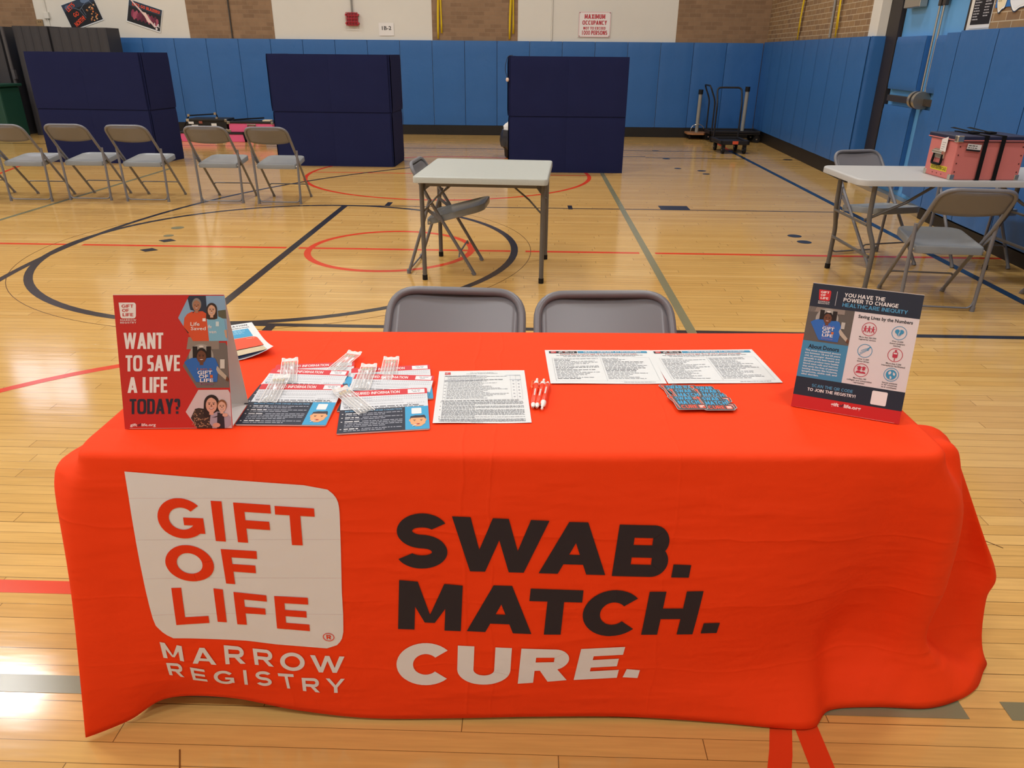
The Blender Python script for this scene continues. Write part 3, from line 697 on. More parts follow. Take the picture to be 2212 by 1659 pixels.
for a, b2, c in (((-3.86, .158), (-3.83, .0), .03), ((-3.76, .158), (-3.83, .01), .025), ((-3.72, .158), (-3.68, .0), .03)):
    o.add([(a[0], 7.343, a[1]), (a[0] + c, 7.343, a[1]), (b2[0] + c, 7.343, b2[1]), (b2[0], 7.343, b2[1])], [(0, 1, 2, 3)])
tag(o.build('webbing_strap', STRAP, solid=.004), 'black webbing straps hanging over the lower pink case', 'strap')

# ---------------------------------------------------------------- platform trolleys and net posts in the corner
TRB = mat('black_trolley_steel', '#1d1b1d', .45, .4); ORL = mat('orange_trolley_label', '#d2502f', .5)
def trolley(label, loc, rz, L, W, hh):
    t = thing('platform_trolley', label, 'trolley', loc, rz, 'black platform trolleys')
    b = MB(); z0, z1 = .14, .205
    b.box(-W / 2, 0, z0, W / 2, .03, z1); b.box(-W / 2, L - .03, z0, W / 2, L, z1); b.box(-W / 2, 0, z0, -W / 2 + .04, L, z1); b.box(W / 2 - .04, 0, z0, W / 2, L, z1); b.box(-W / 2, .03, z0 + .01, W / 2, L - .03, z1 - .03)
    b.build('deck', TRB, t, bevel=.008)
    p = fillet([(-W / 2 + .03, L - .04, z1 - .02), (-W / 2 + .03, L - .04, .70), (-W / 2 + .03, L + .07, hh), (W / 2 - .03, L + .07, hh), (W / 2 - .03, L - .04, .70), (W / 2 - .03, L - .04, z1 - .02)], .07, 6)
    MB().tube(p, .014, 10).build('handle', TRB, t, smooth=True)
    for sx in (-1, 1):
        for y in (.06, L - .08):
            w = MB().lathe([(.012, -.018), (.06, -.018), (.062, 0), (.06, .018), (.012, .018)], 18, 0, Matrix.Translation((sx * (W / 2 - .06), y, .062)) @ Matrix.Rotation(R(90), 4, 'Y')).build('wheel', RUB, t, smooth=True)
            MB().lathe([(.001, -.021), (.016, -.021), (.016, .021), (.001, .021)], 10, 0, Matrix.Translation((sx * (W / 2 - .06), y, .062)) @ Matrix.Rotation(R(90), 4, 'Y')).build('wheel_hub', CHR, w, smooth=True)
            MB().box(sx * (W / 2 - .06) - .025, y - .03, .07, sx * (W / 2 - .06) + .025, y + .03, .14).build('caster_fork', TRB, t)
    return t
tr = trolley('black platform trolley with an orange label, the nearer one in the room corner', (4.335, 6.50, 0), 2, .62, .46, .96)
MB().box(-.045, -.004, .15, .045, .0, .198).build('deck_label', ORL, tr)
trolley('longer black platform trolley standing sideways behind the other trolley', (5.21, 8.42, 0), 90, .92, .52, .95)
def net_post(label, x, y, base=True, z=0):
    t = thing('net_post', label, 'post', (x, y, z), 0, 'volleyball net posts')
    MB().tube([(0, 0, .105), (.01, .02, .80)], .033, 14).build('post', mat('grey_post_paint', '#8b8880', .45, .5), t, smooth=True)
    MB().cyl((.009, .019, .78), (.0105, .021, .86), .042, 14).build('post_cap', RUB, t, smooth=True)
    if not base: return t
    WOOD = mat('worn_plywood', '#9a6b45', .6, .3, var=(8, .2))
    MB().prism([(-.19, -.10), (-.10, -.2), (.10, -.2), (.2, -.08), (.2, .17), (-.19, .17)], .085, .12).build('dolly_board', WOOD, t, bevel=.004)
    MB().tube(fillet([(-.13, -.06, .12), (-.11, -.06, .23), (0, -.06, .28), (.11, -.06, .23), (.14, -.06, .12)], .08, 5), .006, 8).build('pull_hoop', CHR, t, smooth=True)
    for (a, c) in ((-.13, -.06), (.13, -.06), (-.13, .1), (.13, .1)):
        MB().lathe([(.01, -.014), (.042, -.014), (.042, .014), (.01, .014)], 14, 0, Matrix.Translation((a, c, .043)) @ Matrix.Rotation(R(90), 4, 'Y')).build('wheel', RUB, t, smooth=True)
    return t
net_post('grey net post on a wooden wheeled board, left of the trolleys', 4.185, 8.80)
net_post('grey net post standing on the sideways trolley in the corner', 4.93, 8.42, False, .07)

# ---------------------------------------------------------------- things on the walls
YEL = mat('yellow_webbing', '#d9b81e', .7, .3); DKPO = '#14161f'
def wall_obj(o, T, x, z, off=.0, rot=0.0):
    o.matrix_world = T @ Matrix.Translation((x, -off, z)) @ Matrix.Rotation(R(rot), 4, 'Y')
    return o
TB = Matrix.Translation((0, YB - .006, 0))
UP = Matrix.Rotation(R(90), 4, 'X')          # sheet plane (x, y) -> (x, z), facing -y
def wall_sheet(name, sh, w, h, paper, T, x, z, rot, label, cat, off=.004, group=None):
    sh.b.v = [tuple(UP @ Vector((a, b, c))) for a, b, c in sh.b.v]
    mi = sh.mi(paper); sh.b.box(-w / 2, 0, -h / 2, w / 2, .0025, h / 2, mi)
    o = sh.build(name); wall_obj(o, T, x, z, off, rot); return tag(o, label, cat, group)
# occupancy sign
s = Sheet(.0012); w, h = .575, .415; rr = '#b5303c'
for (a, b, c, d) in ((-.282, -.202, .282, -.196), (-.282, .196, .282, .202), (-.282, -.202, -.276, .202), (.276, -.202, .282, .202)): s.rect(a, b, c, d, '#d98f92')
for t_, y, hh, ww in (('MAXIMUM', .092, .075, .37), ('OCCUPANCY', -.004, .07, .44), ('NOT TO EXCEED', -.082, .045, .40)):
    s.caps(t_, -ww / 2, y, hh, rr, w=ww, wx=.24, wy=.17, ws=.8, e=3)
s.text('1000', -.235, -.168, .07, rr, w=.16, bold=.02); s.caps('PERSONS', -.055, -.168, .07, rr, w=.29, wx=.24, wy=.17, ws=.8, e=3)
for a in (-.27, .27):
    for b in (-.19, .19): s.disc(a, b, .008, .008, '#5d5a55', 2)
wall_sheet('occupancy_sign', s, w, h, '#e4dedb', TB, 2.20, 1.924, 0, 'white sign with red letters stating the maximum occupancy', 'sign', .012)
s = Sheet(.0012); s.text('1B-2', -.098, -.01, .062, '#26262a', w=.19, bold=.018)
wall_sheet('room_sheet', s, .275, .212, '#e2dfdb', TB, -1.590, 1.818, -1, 'white paper sheet reading 1B-2 taped to the cream wall', 'notice')
# two team posters
s = Sheet(.0012); s.rect(-.315, -.205, .315, .215, DKPO); s.rect(-.315, .10, .315, .215, '#26344a', 2); s.disc(.16, .17, .1, .045, '#5e7391', 3); s.disc(-.22, .16, .05, .03, '#4b5f7d', 3)
for p in (((.29, .21), (-.02, .05), (.03, -.1)), ((-.02, .05), (-.12, .12), (-.14, .21)), ((.03, .08), (.05, -.06)), ((.2, .16), (.28, .02))):
    for a, b in zip(p[:-1], p[1:]):
        d = Vector((b[0] - a[0], b[1] - a[1])).normalized() * .003; s.poly([(a[0] - d.y, a[1] + d.x), (b[0] - d.y, b[1] + d.x), (b[0] + d.y, b[1] - d.x), (a[0] + d.y, a[1] - d.x)], '#73839a', 4)
og = '#e8502f'
s.caps("LET'S", -.235, .075, .075, og, w=.18, L=5, wx=.2, rot=20); s.caps('GO', -.17, -.035, .07, og, w=.11, L=5, rot=8); s.caps('NORTH!', -.21, -.185, .075, og, w=.23, L=5, rot=17)
for i in range(20): s.disc(.10 + .2 * random.random(), -.05 - .13 * random.random() + .12 * (i % 2), .017, .013, random.choice(('#c98d5a', '#e0b283', '#8b5a36', '#d9773f')), 5, 8)
wall_sheet('team_poster', s, .645, .445, '#d9dde0', TB, -7.165, 2.05, -17, "tilted dark poster with orange words, beside the brick strip over the gym mats", 'poster', .004, 'team posters')
s = Sheet(.0012); s.rect(-.30, -.175, .30, .19, '#191b22'); s.rect(-.30, .09, .30, .19, '#27384a', 2)
s.caps("LET'S GO BLAZERS!", -.235, .112, .05, og, w=.50, L=4, wx=.24)
for i in range(14): s.disc(-.21 + .034 * i, -.02 - .03 * (i % 2), .03, .07, random.choice(('#6d2740', '#8a3350', '#5a2034', '#a34f63')), 3, 10)
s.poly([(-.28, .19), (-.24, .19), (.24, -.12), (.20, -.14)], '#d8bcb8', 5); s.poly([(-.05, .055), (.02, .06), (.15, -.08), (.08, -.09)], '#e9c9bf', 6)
s.caps('LA', .19, -.12, .06, '#e6dcdc', L=6); s.disc(.24, -.15, .02, .02, '#e6dcdc', 6)
wall_sheet('team_poster', s, .625, .395, '#dcdedd', TB, -6.02, 2.005, 17, 'tilted glossy team poster with a light streak across, on the cream wall', 'poster', .006, 'team posters')
# fire-alarm style red box with conduit
t = thing('red_wall_box', 'red box with a wire guard on the cream wall below a conduit', 'alarm box', (-2.195, YB, 1.98)); REDB = mat('red_guard', '#b0202f', .45, .5)
MB().box(-.10, -.06, -.10, .10, -.004, .10).build('box', mat('dark_red_box', '#8d1f2c', .5), t, bevel=.01)
g = MB()
for i in range(5):
    a = -.105 + .0525 * i; g.tube([(a, -.075, -.105), (a, -.075, .105)], .005, 6); g.tube([(-.105, -.075, a), (.105, -.075, a)], .005, 6)
for a in (-.11, .11):
    for b in (-.07, .07): g.box(a - .012, -.08, b - .015, a + .012, -.002, b + .015)
g.build('guard', REDB, t)
MB().cyl((0, -.025, .10), (0, -.025, 2.6), .017, 10).build('conduit', mat('grey_conduit', '#8a8781', .45, .5), t, smooth=True)
def pipe(name, label, pts, r, c, cat='conduit', T=None):
    o = MB().tube(pts, r, 10).build(name, c, smooth=True)
    if T is not None: o.matrix_world = T
    return tag(o, label, cat)
pipe('white_conduit', 'thin white conduit running down the cream wall left of the occupancy sign', [(1.43, YB - .013, 1.66), (1.43, YB - .013, 4.2)], .012, WHITE)
pipe('dark_conduit', 'thin dark conduit on the brick strip left of the red box', [(-4.445, YB - .022, 1.65), (-4.445, YB - .022, 4.2)], .013, mat('dark_conduit_paint', '#3b3835', .5))
pipe('grey_conduit', 'grey conduit on the brick of the right wall between two yellow straps', [(3.66, -.02, 1.67), (3.66, -.02, 4.2)], .017, mat('grey_conduit', '#8a8781', .45, .5), 'conduit', RT)
t = thing('outlet_box', 'small white outlet box with conduit above the gym mats', 'outlet', (-7.83, YB, 2.0))
MB().box(-.045, -.05, -.055, .045, -.002, .055).build('box', WHITE, t, bevel=.006)
MB().cyl((-.0, -.018, .05), (-.02, -.018, 2.4), .012, 8).cyl((.0, -.018, -.05), (.02, -.018, -.35), .012, 8).build('conduit', WHITE, t, smooth=True)
t = thing('wall_plate', 'tan metal plate on the wall beside the brick strip, over the gym mats', 'wall plate', (-8.03, YB, 1.84))
MB().box(-.02, -.03, -.18, .10, -.008, .095).build('plate', mat('tan_plate', '#8d7350', .55), t, bevel=.008)
MB().cyl((.03, -.034, .05), (.03, -.03, .05), .008, 8).cyl((.065, -.034, .05), (.065, -.03, .05), .008, 8).build('screws', BLK, t)
# yellow straps
def strap(label, T, x, ztop, zlen, lean):
    t = thing('yellow_strap', label, 'strap', (0, 0, 0), 0, 'yellow wall straps'); t.matrix_world = T @ Matrix.Translation((x, 0, 0))
    for dx0, dx1, w, y, zb, nm in ((-.03, .005, .042, -.03, 1.67, 'webbing'), (.02, .025, .04, -.045, 1.76, 'webbing')):
        b = MB(); n = 10; vs = []
        for i in range(n + 1):
            k = i / n; z = zb + (ztop - zb) * k; xx = dx0 + (dx1 - dx0) * k + lean * k + .012 * math.sin(5 * k + dx0 * 90); yy = y - .012 * math.sin(7 * k)
            ww = w * (.55 + .45 * abs(math.cos(3.3 * k + dx0 * 40)))
            vs += [(xx - ww / 2, yy, z), (xx + ww / 2, yy + .01, z)]
        b.add(vs, [(2 * i, 2 * i + 1, 2 * i + 3, 2 * i + 2) for i in range(n)]); b.build(nm, YEL, t, smooth=True, solid=.003)
    return t
strap('yellow webbing strap on the brick strip of the far wall, left of the pair', TB, -.605, 3.4, 0, .03)
strap('yellow webbing strap on the brick strip of the far wall, right of the pair', TB, .70, 3.4, 0, .03)
strap('yellow webbing strap on the right side wall, nearer the room corner', RT, 2.12, 3.4, 0, .30)
strap('yellow webbing strap on the right side wall beside the grey conduit', RT, 3.955, 3.4, 0, .02)
# notices beyond the door
s = Sheet(.0012); s.rect(-.165, -.30, .165, .32, '#17161d'); s.rect(-.15, -.06, .15, -.054, '#c9c6cc', 2); s.disc(.02, .14, .07, .09, '#5b51a8', 2); s.poly([(-.02, -.02), (.12, .06), (.125, .052), (-.015, -.028)], '#d9d6dc', 3)
for i in range(8): s.bars(-.145, -.11 - .022 * i, -.03, .009, '#a9a8ad', 2, random.uniform(.6, 1)); s.bars(.03, -.085 - .022 * i, .145, .009, '#a9a8ad', 2, random.uniform(.6, 1))
wall_sheet('event_poster', s, .345, .66, '#dcd9d4', RT, 7.69, 2.0, 0, 'black poster with white print on the white strip beside the double door', 'poster')
for i, (x, w, c1, c2) in enumerate(((7.99, .17, '#e5d9b8', '#2f6fb5'), (8.24, .30, '#dfe4ea', '#2f6fb5'))):
    s = Sheet(.0012); n = 40
    def blob(k): return [(w / 2 * k * (1 + .07 * math.sin(5 * 2 * math.pi * j / n)) * math.cos(2 * math.pi * j / n), .15 * k * (1 + .08 * math.sin(6 * 2 * math.pi * j / n)) * math.sin(2 * math.pi * j / n)) for j in range(n)]
    s.rect(-w / 2 - .01, -.12, w / 2 + .01, .15, c2, 0.5); s.poly(blob(1.06), '#2a3b52', 1); s.poly(blob(1.0), '#eef0f0', 2); s.poly(blob(.9), c1, 3)
    s.para(-w * .34, .06, w * .34, 6, .027, .008, '#77808c' if i else '#b5aa86', 4)
    wall_sheet('cloud_notice', s, w, .2, c2, RT, x, 1.935, 0, ('small cream' if i == 0 else 'larger white') + ' wavy-edged notice pinned on blue paper on the brick by the door', 'notice', .006)

# ---------------------------------------------------------------- pink case on the white table
CORAL = mat('coral_fibre_case', '#cf7872', .55, .3, bump=(90, .1, .002)); LIDB = mat('navy_black_lid', '#23263f', .4, .5)
t = thing('equipment_case', 'coral-pink case with black straps and a dark lid on the white table', 'case', (3.735, -.975, .738), 3.0)
w, d, h = .435, .30, .262
MB().box(0, 0, 0, w, d, .235).build('case_body', CORAL, t, bevel=.006)
lid = MB().box(-.012, -.012, .228, w + .012, d + .012, h).build('lid', LIDB, t, bevel=.006)
b = MB(); b.box(-.0125, -.0135, .234, w + .0125, -.0118, .240); b.box(-.0135, -.0125, .234, -.0118, d + .0125, .240); b.build('lid_groove', CORAL, lid)
for x in (.165, .272):
    MB().box(x - .013, -.0175, .0, x + .013, -.0145, h + .004).box(x - .013, -.0175, h + .001, x + .013, d + .0175, h + .005).box(x - .013, d + .0145, 0, x + .013, d + .0175, h + .004).box(x - .013, -.0175, -.0, x + .013, .02, .002).build('webbing', STRAP, t)
    bk = MB(); bk.box(x - .022, .10, h + .005, x + .022, .16, h + .016); bk.build('buckle', STRAP, t, bevel=.003)
    q = MB(); q.add([(x - .013, .16, h + .012), (x + .013, .16, h + .012), (x - .05, .27, h + .03), (x - .08, .26, h + .028)], [(0, 1, 2, 3)]); q.build('strap_tail', STRAP, t, solid=.002)
for x in (-.004, w - .026):
    for y in (-.004, d - .026):
        MB().box(x, y, 0, x + .03, y + .03, .034).build('corner_cap', CHR, t, bevel=.004)
MB().box(-.016, -.016, .226, .026, .02, h + .003).build('lid_corner', CHR, t, bevel=.005)
MB().box(w - .014, -.016, .226, w + .016, .02, h + .003).build('lid_corner', CHR, t, bevel=.005)
rv = MB()
for z in (.05, .10, .15, .20):
    for x in (.02, w - .02): rv.cyl((x, -.003, z), (x, .001, z), .004, 8)
for y in (.10, .15, .2): rv.cyl((-.003, y, .022), (.001, y, .022), .003, 8)
rv.build('rivet', mat('rivet_brown', '#6a3a33', .4, .5, metal=.4), t)
hd = MB().box(-.014, .10, .115, 0, .215, .17).build('handle_plate', CHR, t, bevel=.003)
MB().tube(fillet([(-.01, .112, .16), (-.018, .108, .080), (-.018, .206, .080), (-.01, .203, .16)], .012, 3), .008, 8).build('handle', STRAP, hd, smooth=True)
MB().cyl((-.017, .102, .152), (-.017, .212, .152), .012, 10).build('handle_bar', CHR, hd, smooth=True)
s = Sheet(.0004); s.rect(-.092, -.016, .092, .016, '#e0c62b', 1); s.caps('REGISTRATION CASE', -.084, -.010, .020, '#3b3620', w=.168, L=2, wx=.18)
s.build('name_label', t, Matrix.Translation((-.0006, .142, .056)) @ Matrix.Rotation(R(-90), 4, 'Z') @ UP)
s = Sheet(.0004); s.poly([(-.03, -.05), (.034, -.035), (.034, .055), (-.03, .035)], '#e4dcd8', 1); s.para(-.018, .015, .022, 4, .013, .004, '#9a9490', 2)
s.build('paper_tag', t, Matrix.Translation((-.014, .12, .195)) @ Matrix.Rotation(R(-90), 4, 'Z') @ UP)
s = Sheet(.0004); s.rect(-.045, -.020, .045, .022, '#1a191b', 1); s.rect(-.044, -.010, .044, .021, '#dcd9d6', 2); s.bars(-.038, .008, .02, .006, '#4a4a4a', 3); s.bars(-.038, -.004, .02, .005, '#4a4a4a', 3)
s.build('stock_label', t, Matrix.Translation((.098, -.0145, .195)) @ Matrix.Rotation(R(5), 4, 'Y') @ UP)

# ---------------------------------------------------------------- orange table cloth
def cloth_material():
    m = bpy.data.materials.new('orange_polyester'); m.use_nodes = True; nt = m.node_tree; b = nt.nodes['Principled BSDF']
    b.inputs['Base Color'].default_value = (0.90, 0.052, 0.006, 1); b.inputs['Roughness'].default_value = .7; b.inputs['Specular IOR Level'].default_value = .18
    tc = N(nt, 'ShaderNodeTexCoord'); sp = N(nt, 'ShaderNodeSeparateXYZ'); nt.links.new(tc.outputs['Object'], sp.inputs[0])
    x, y, z = sp.outputs
    hs = []
    def crease(co, c, w, amp):
        d = M(nt, 'DIVIDE', M(nt, 'SUBTRACT', co, c), w); return M(nt, 'MULTIPLY', M(nt, 'DIVIDE', 1.0, M(nt, 'ADD', 1.0, M(nt, 'MULTIPLY', d, d))), amp)
    n0 = N(nt, 'ShaderNodeTexNoise'); n0.inputs['Scale'].default_value = 5; nt.links.new(tc.outputs['Object'], n0.inputs['Vector'])
    wob = M(nt, 'MULTIPLY', M(nt, 'SUBTRACT', n0.outputs['Fac'], .5), .05)
    xx = M(nt, 'ADD', x, wob); zz = M(nt, 'ADD', z, M(nt, 'ADD', wob, M(nt, 'MULTIPLY', x, .04)))
    tot = None
    for co, c, w, a in ((xx, .99, .004, .5), (xx, 1.05, .003, .35), (xx, .58, .004, .3), (xx, 1.42, .003, .25), (zz, .585, .004, .4), (zz, .40, .004, .3), (zz, .21, .004, .25)):
        k = crease(co, c, w, a); tot = k if tot is None else M(nt, 'ADD', tot, k)
    n1 = N(nt, 'ShaderNodeTexNoise'); n1.inputs['Scale'].default_value = 7; n1.inputs['Detail'].default_value = 5; n1.inputs['Distortion'].default_value = .8; nt.links.new(tc.outputs['Object'], n1.inputs['Vector'])
    mp = N(nt, 'ShaderNodeMapping'); mp.inputs['Rotation'].default_value = (0, R(40), 0); mp.inputs['Scale'].default_value = (3, 3, 14); nt.links.new(tc.outputs['Object'], mp.inputs['Vector'])
    n2 = N(nt, 'ShaderNodeTexNoise'); n2.inputs['Scale'].default_value = 1.3; n2.inputs['Detail'].default_value = 2; nt.links.new(mp.outputs[0], n2.inputs['Vector'])
    hgt = M(nt, 'ADD', M(nt, 'ADD', tot, M(nt, 'MULTIPLY', n1.outputs['Fac'], 1.6)), M(nt, 'MULTIPLY', M(nt, 'POWER', n2.outputs['Fac'], 3.0), 3.0))
    bp = N(nt, 'ShaderNodeBump'); bp.inputs['Distance'].default_value = .006; bp.inputs['Strength'].default_value = .5; nt.links.new(hgt, bp.inputs['Height'])
    nt.links.new(bp.outputs['Normal'], b.inputs['Normal']); return m, bp
CLOTH, _ = cloth_material()
ZT = .727
# stations round the table: edge point, then the hanging cloth at four lower levels (x, y) or (x, y, z)
ST = [
    [(.225, -3.86), (.19, -3.85), (.17, -3.85), (.15, -3.84), (.13, -3.83)],
    [(.222, -4.02), (.185, -4.02), (.17, -4.03), (.15, -4.03), (.13, -4.03)],
    [(.226, -4.25), (.17, -4.26), (.165, -4.27), (.17, -4.28), (.15, -4.28)],
    [(.228, -4.42), (.150, -4.43, .640), (.185, -4.45, .46), (.21, -4.46), (.20, -4.46)],
    [(.230, -4.505), (.156, -4.508, .640), (.200, -4.515, .46), (.225, -4.53), (.21, -4.53)],
    [(.248, -4.548), (.202, -4.567), (.166, -4.576), (.142, -4.589), (.126, -4.602, .008)],
    [(.30, -4.555), (.295, -4.562), (.275, -4.563), (.245, -4.562), (.205, -4.558, .014)],
    [(.38, -4.553), (.385, -4.557), (.375, -4.552), (.345, -4.540), (.285, -4.518, .045)],
    [(.48, -4.550), (.49, -4.552), (.485, -4.546), (.47, -4.533), (.43, -4.512, .045)],
    [(.60, -4.545), (.61, -4.548), (.61, -4.542), (.60, -4.534), (.59, -4.522, .022)],
    [(.76, -4.539), (.765, -4.541), (.765, -4.538), (.765, -4.532), (.762, -4.528, .010)],
    [(.95, -4.532), (.95, -4.534), (.95, -4.529), (.95, -4.525), (.95, -4.522, .010)],
    [(1.15, -4.524), (1.15, -4.525), (1.15, -4.521), (1.15, -4.517), (1.15, -4.512, .012)],
    [(1.35, -4.516), (1.35, -4.517), (1.35, -4.512), (1.36, -4.500), (1.37, -4.503, .010)],
    [(1.52, -4.509), (1.52, -4.510), (1.525, -4.503), (1.545, -4.485), (1.58, -4.510, .008)],
    [(1.65, -4.504), (1.65, -4.504), (1.665, -4.487), (1.69, -4.466), (1.73, -4.520, .006)],
    [(1.76, -4.499), (1.77, -4.492), (1.785, -4.452), (1.795, -4.432), (1.805, -4.514, .005)],
    [(1.86, -4.496), (1.875, -4.470), (1.880, -4.412), (1.868, -4.375), (1.862, -4.462, .005)],
    [(1.93, -4.490), (1.960, -4.474), (1.962, -4.403), (1.962, -4.370), (1.975, -4.449, .005)],
    [(1.957, -4.470), (2.010, -4.472), (2.032, -4.425), (2.040, -4.395), (2.10, -4.448, .005)],
    [(1.962, -4.445), (2.038, -4.447), (2.080, -4.412), (2.088, -4.392), (2.19, -4.420, .006)],
    [(1.963, -4.415), (2.055, -4.412), (2.085, -4.370), (2.098, -4.358), (2.255, -4.380, .006)],
    [(1.963, -4.38), (2.045, -4.385, .655), (2.082, -4.305), (2.108, -4.310), (2.300, -4.327, .006)],
    [(1.962, -4.34), (2.058, -4.340, .655), (2.190, -4.268), (2.205, -4.278, .17), (2.325, -4.297, .008)],
    [(1.9615, -4.30), (2.060, -4.295, .655), (2.262, -4.288, .31), (2.285, -4.275, .19), (2.318, -4.270, .01)],
    [(1.961, -4.26), (2.045, -4.250), (2.260, -4.225, .31), (2.275, -4.205, .19), (2.26, -4.22, .01)],
    [(1.959, -4.10), (2.00, -4.080), (2.09, -4.05), (2.13, -4.03), (2.13, -4.03, .01)],
    [(1.954, -3.92), (1.985, -3.91), (2.03, -3.90), (2.06, -3.89), (2.08, -3.89, .01)],
    [(1.93, -3.805), (1.95, -3.785), (1.97, -3.765), (1.99, -3.75), (2.0, -3.74, .01)],
    [(1.86, -3.792), (1.86, -3.785, .69), (1.86, -3.783, .66), (1.86, -3.782, .63), (1.86, -3.781, .61)],
    [(1.60, -3.802), (1.60, -3.796, .69), (1.60, -3.795, .67), (1.60, -3.794, .65), (1.60, -3.793, .63)],
    [(1.10, -3.820), (1.10, -3.814, .69), (1.10, -3.813, .67), (1.10, -3.812, .65), (1.10, -3.811, .63)],
    [(.60, -3.839), (.60, -3.833, .69), (.60, -3.832, .67), (.60, -3.831, .65), (.60, -3.830, .63)],
    [(.29, -3.846), (.29, -3.840, .69), (.29, -3.838, .66), (.29, -3.837, .63), (.29, -3.836, .61)],
]
LZ = [ZT - .018, .58, .35, .155, .01]
def cr(p0, p1, p2, p3, t):
    return p1 + ((p2 - p0) * t + (p0 * 2 - p1 * 5 + p2 * 4 - p3) * t * t + (p1 * 3 - p0 - p2 * 3 + p3) * t ** 3) * .5
NS = len(ST); SUB = 9; LS = 9
lv = [[Vector((q[0], q[1], q[2] if len(q) > 2 else LZ[k])) for k, q in enumerate(st)] for st in ST]
ctr = Vector((1.09, -4.168, ZT))
rows = []
for i in range(NS):
    for s in range(SUB):
        t = s / SUB; c5 = [cr(lv[i - 1][k], lv[i][k], lv[(i + 1) % NS][k], lv[(i + 2) % NS][k], t) for k in range(5)]
        rows.append(c5)
NR = len(rows); verts = []; grid = []
def inset(p, d):
    # step towards the long axis of the table
    a = Vector((math.cos(R(2.2)), math.sin(R(2.2)), 0)); q = p - ctr; u = max(-.5, min(.5, q.dot(a))); c = ctr + a * u; v = p - c; v.z = 0; L = v.length
    r = p - v * min(1, d / L); return r
for c5 in rows:
    e = c5[0]; colm = []
    for k in range(5): p = inset(e, .02 + .30 * (1 - k / 4)); p.z = ZT; colm.append(p)
    for k in range(1, 4):
        a = R(90 * k / 4); p = inset(e, .02 * (1 - math.sin(a))); p.z = ZT - .018 * (1 - math.cos(a)); colm.append(p)
    pre = e + Vector((0, 0, .12)); ext = c5[4] * 2 - c5[3]
    seq = [pre] + c5 + [ext]
    for k in range(4):
        for s in range(LS): colm.append(cr(seq[k], seq[k + 1], seq[k + 2], seq[k + 3], s / LS))
    colm.append(c5[4]); grid.append(colm)
NC = len(grid[0])
for c in grid: verts += [tuple(p) for p in c]
faces = [(i * NC + k, i * NC + k + 1, ((i + 1) % NR) * NC + k + 1, ((i + 1) % NR) * NC + k) for i in range(NR) for k in range(NC - 1)]
faces.append(tuple(i * NC for i in range(NR)))
cb = MB().add(verts, faces)
cloth = cb.build('tablecloth', CLOTH, smooth=True, solid=.0012)
cloth.modifiers[0].offset = -1
tag(cloth, 'orange cloth with large white and black lettering draped over the front table', 'tablecloth')

# ---- print on the hanging front: letters in x, z on the front, laid onto the cloth
from mathutils.bvhtree import BVHTree
bvh = BVHTree.FromPolygons([Vector(v) for v in verts], faces[:-1])
def on_cloth(x, z, off):
    h = bvh.ray_cast(Vector((x, -5.6, z)), Vector((0, 1, 0)))
    if h[0] is None: return Vector((x, -4.53, z))
    return h[0] + Vector((0, -off, 0))
def split(q, step=.012):
    (a, b, c, d) = [Vector(p) for p in q]
    nu = max(1, math.ceil(max((b - a).length, (c - d).length) / step)); nv = max(1, math.ceil(max((d - a).length, (c - b).length) / step))
    pts = []
    for j in range(nv + 1):
        for i in range(nu + 1):
            u, v = i / nu, j / nv; pts.append((a * (1 - u) + b * u) * (1 - v) + (d * (1 - u) + c * u) * v)
    return pts, [(j * (nu + 1) + i, j * (nu + 1) + i + 1, (j + 1) * (nu + 1) + i + 1, (j + 1) * (nu + 1) + i) for j in range(nv) for i in range(nu)]
def printed(name, quads, m, off, label=None):
    b = MB()
    for i, q in enumerate(quads):
        pts, fs = split(q); b.add([on_cloth(p[0], p[1], off + (i % 10) * .00003) for p in pts], fs)
    o = b.build(name, m, cloth, smooth=False)
    if label: o['label'] = label
    return o
def letter(ch, box, x, y, e=2.0):
    """stroke letter in the corner box (top left, top right, bottom right, bottom left), x and y as shares of its width and height"""
    TL, TR, BR, BL = [Vector(p) for p in box]; out = []
    for q in glyph(ch, 1.0, x, y, e):
        pts = []
        for (u, v) in q: pts.append((BL * (1 - u) + BR * u) * (1 - v) + (TL * (1 - u) + TR * u) * v)
        out.append(pts)
    return out
PBLK = mat('black_cloth_ink', '#272430', .6, .3, bump=(30, .2, .004)); PWHT = mat('white_cloth_ink', '#e2e2ea', .6, .3, bump=(25, .3, .004)); PORG = mat('orange_cloth_ink', (0.80, 0.045, 0.008), .7, .2, bump=(25, .3, .004))
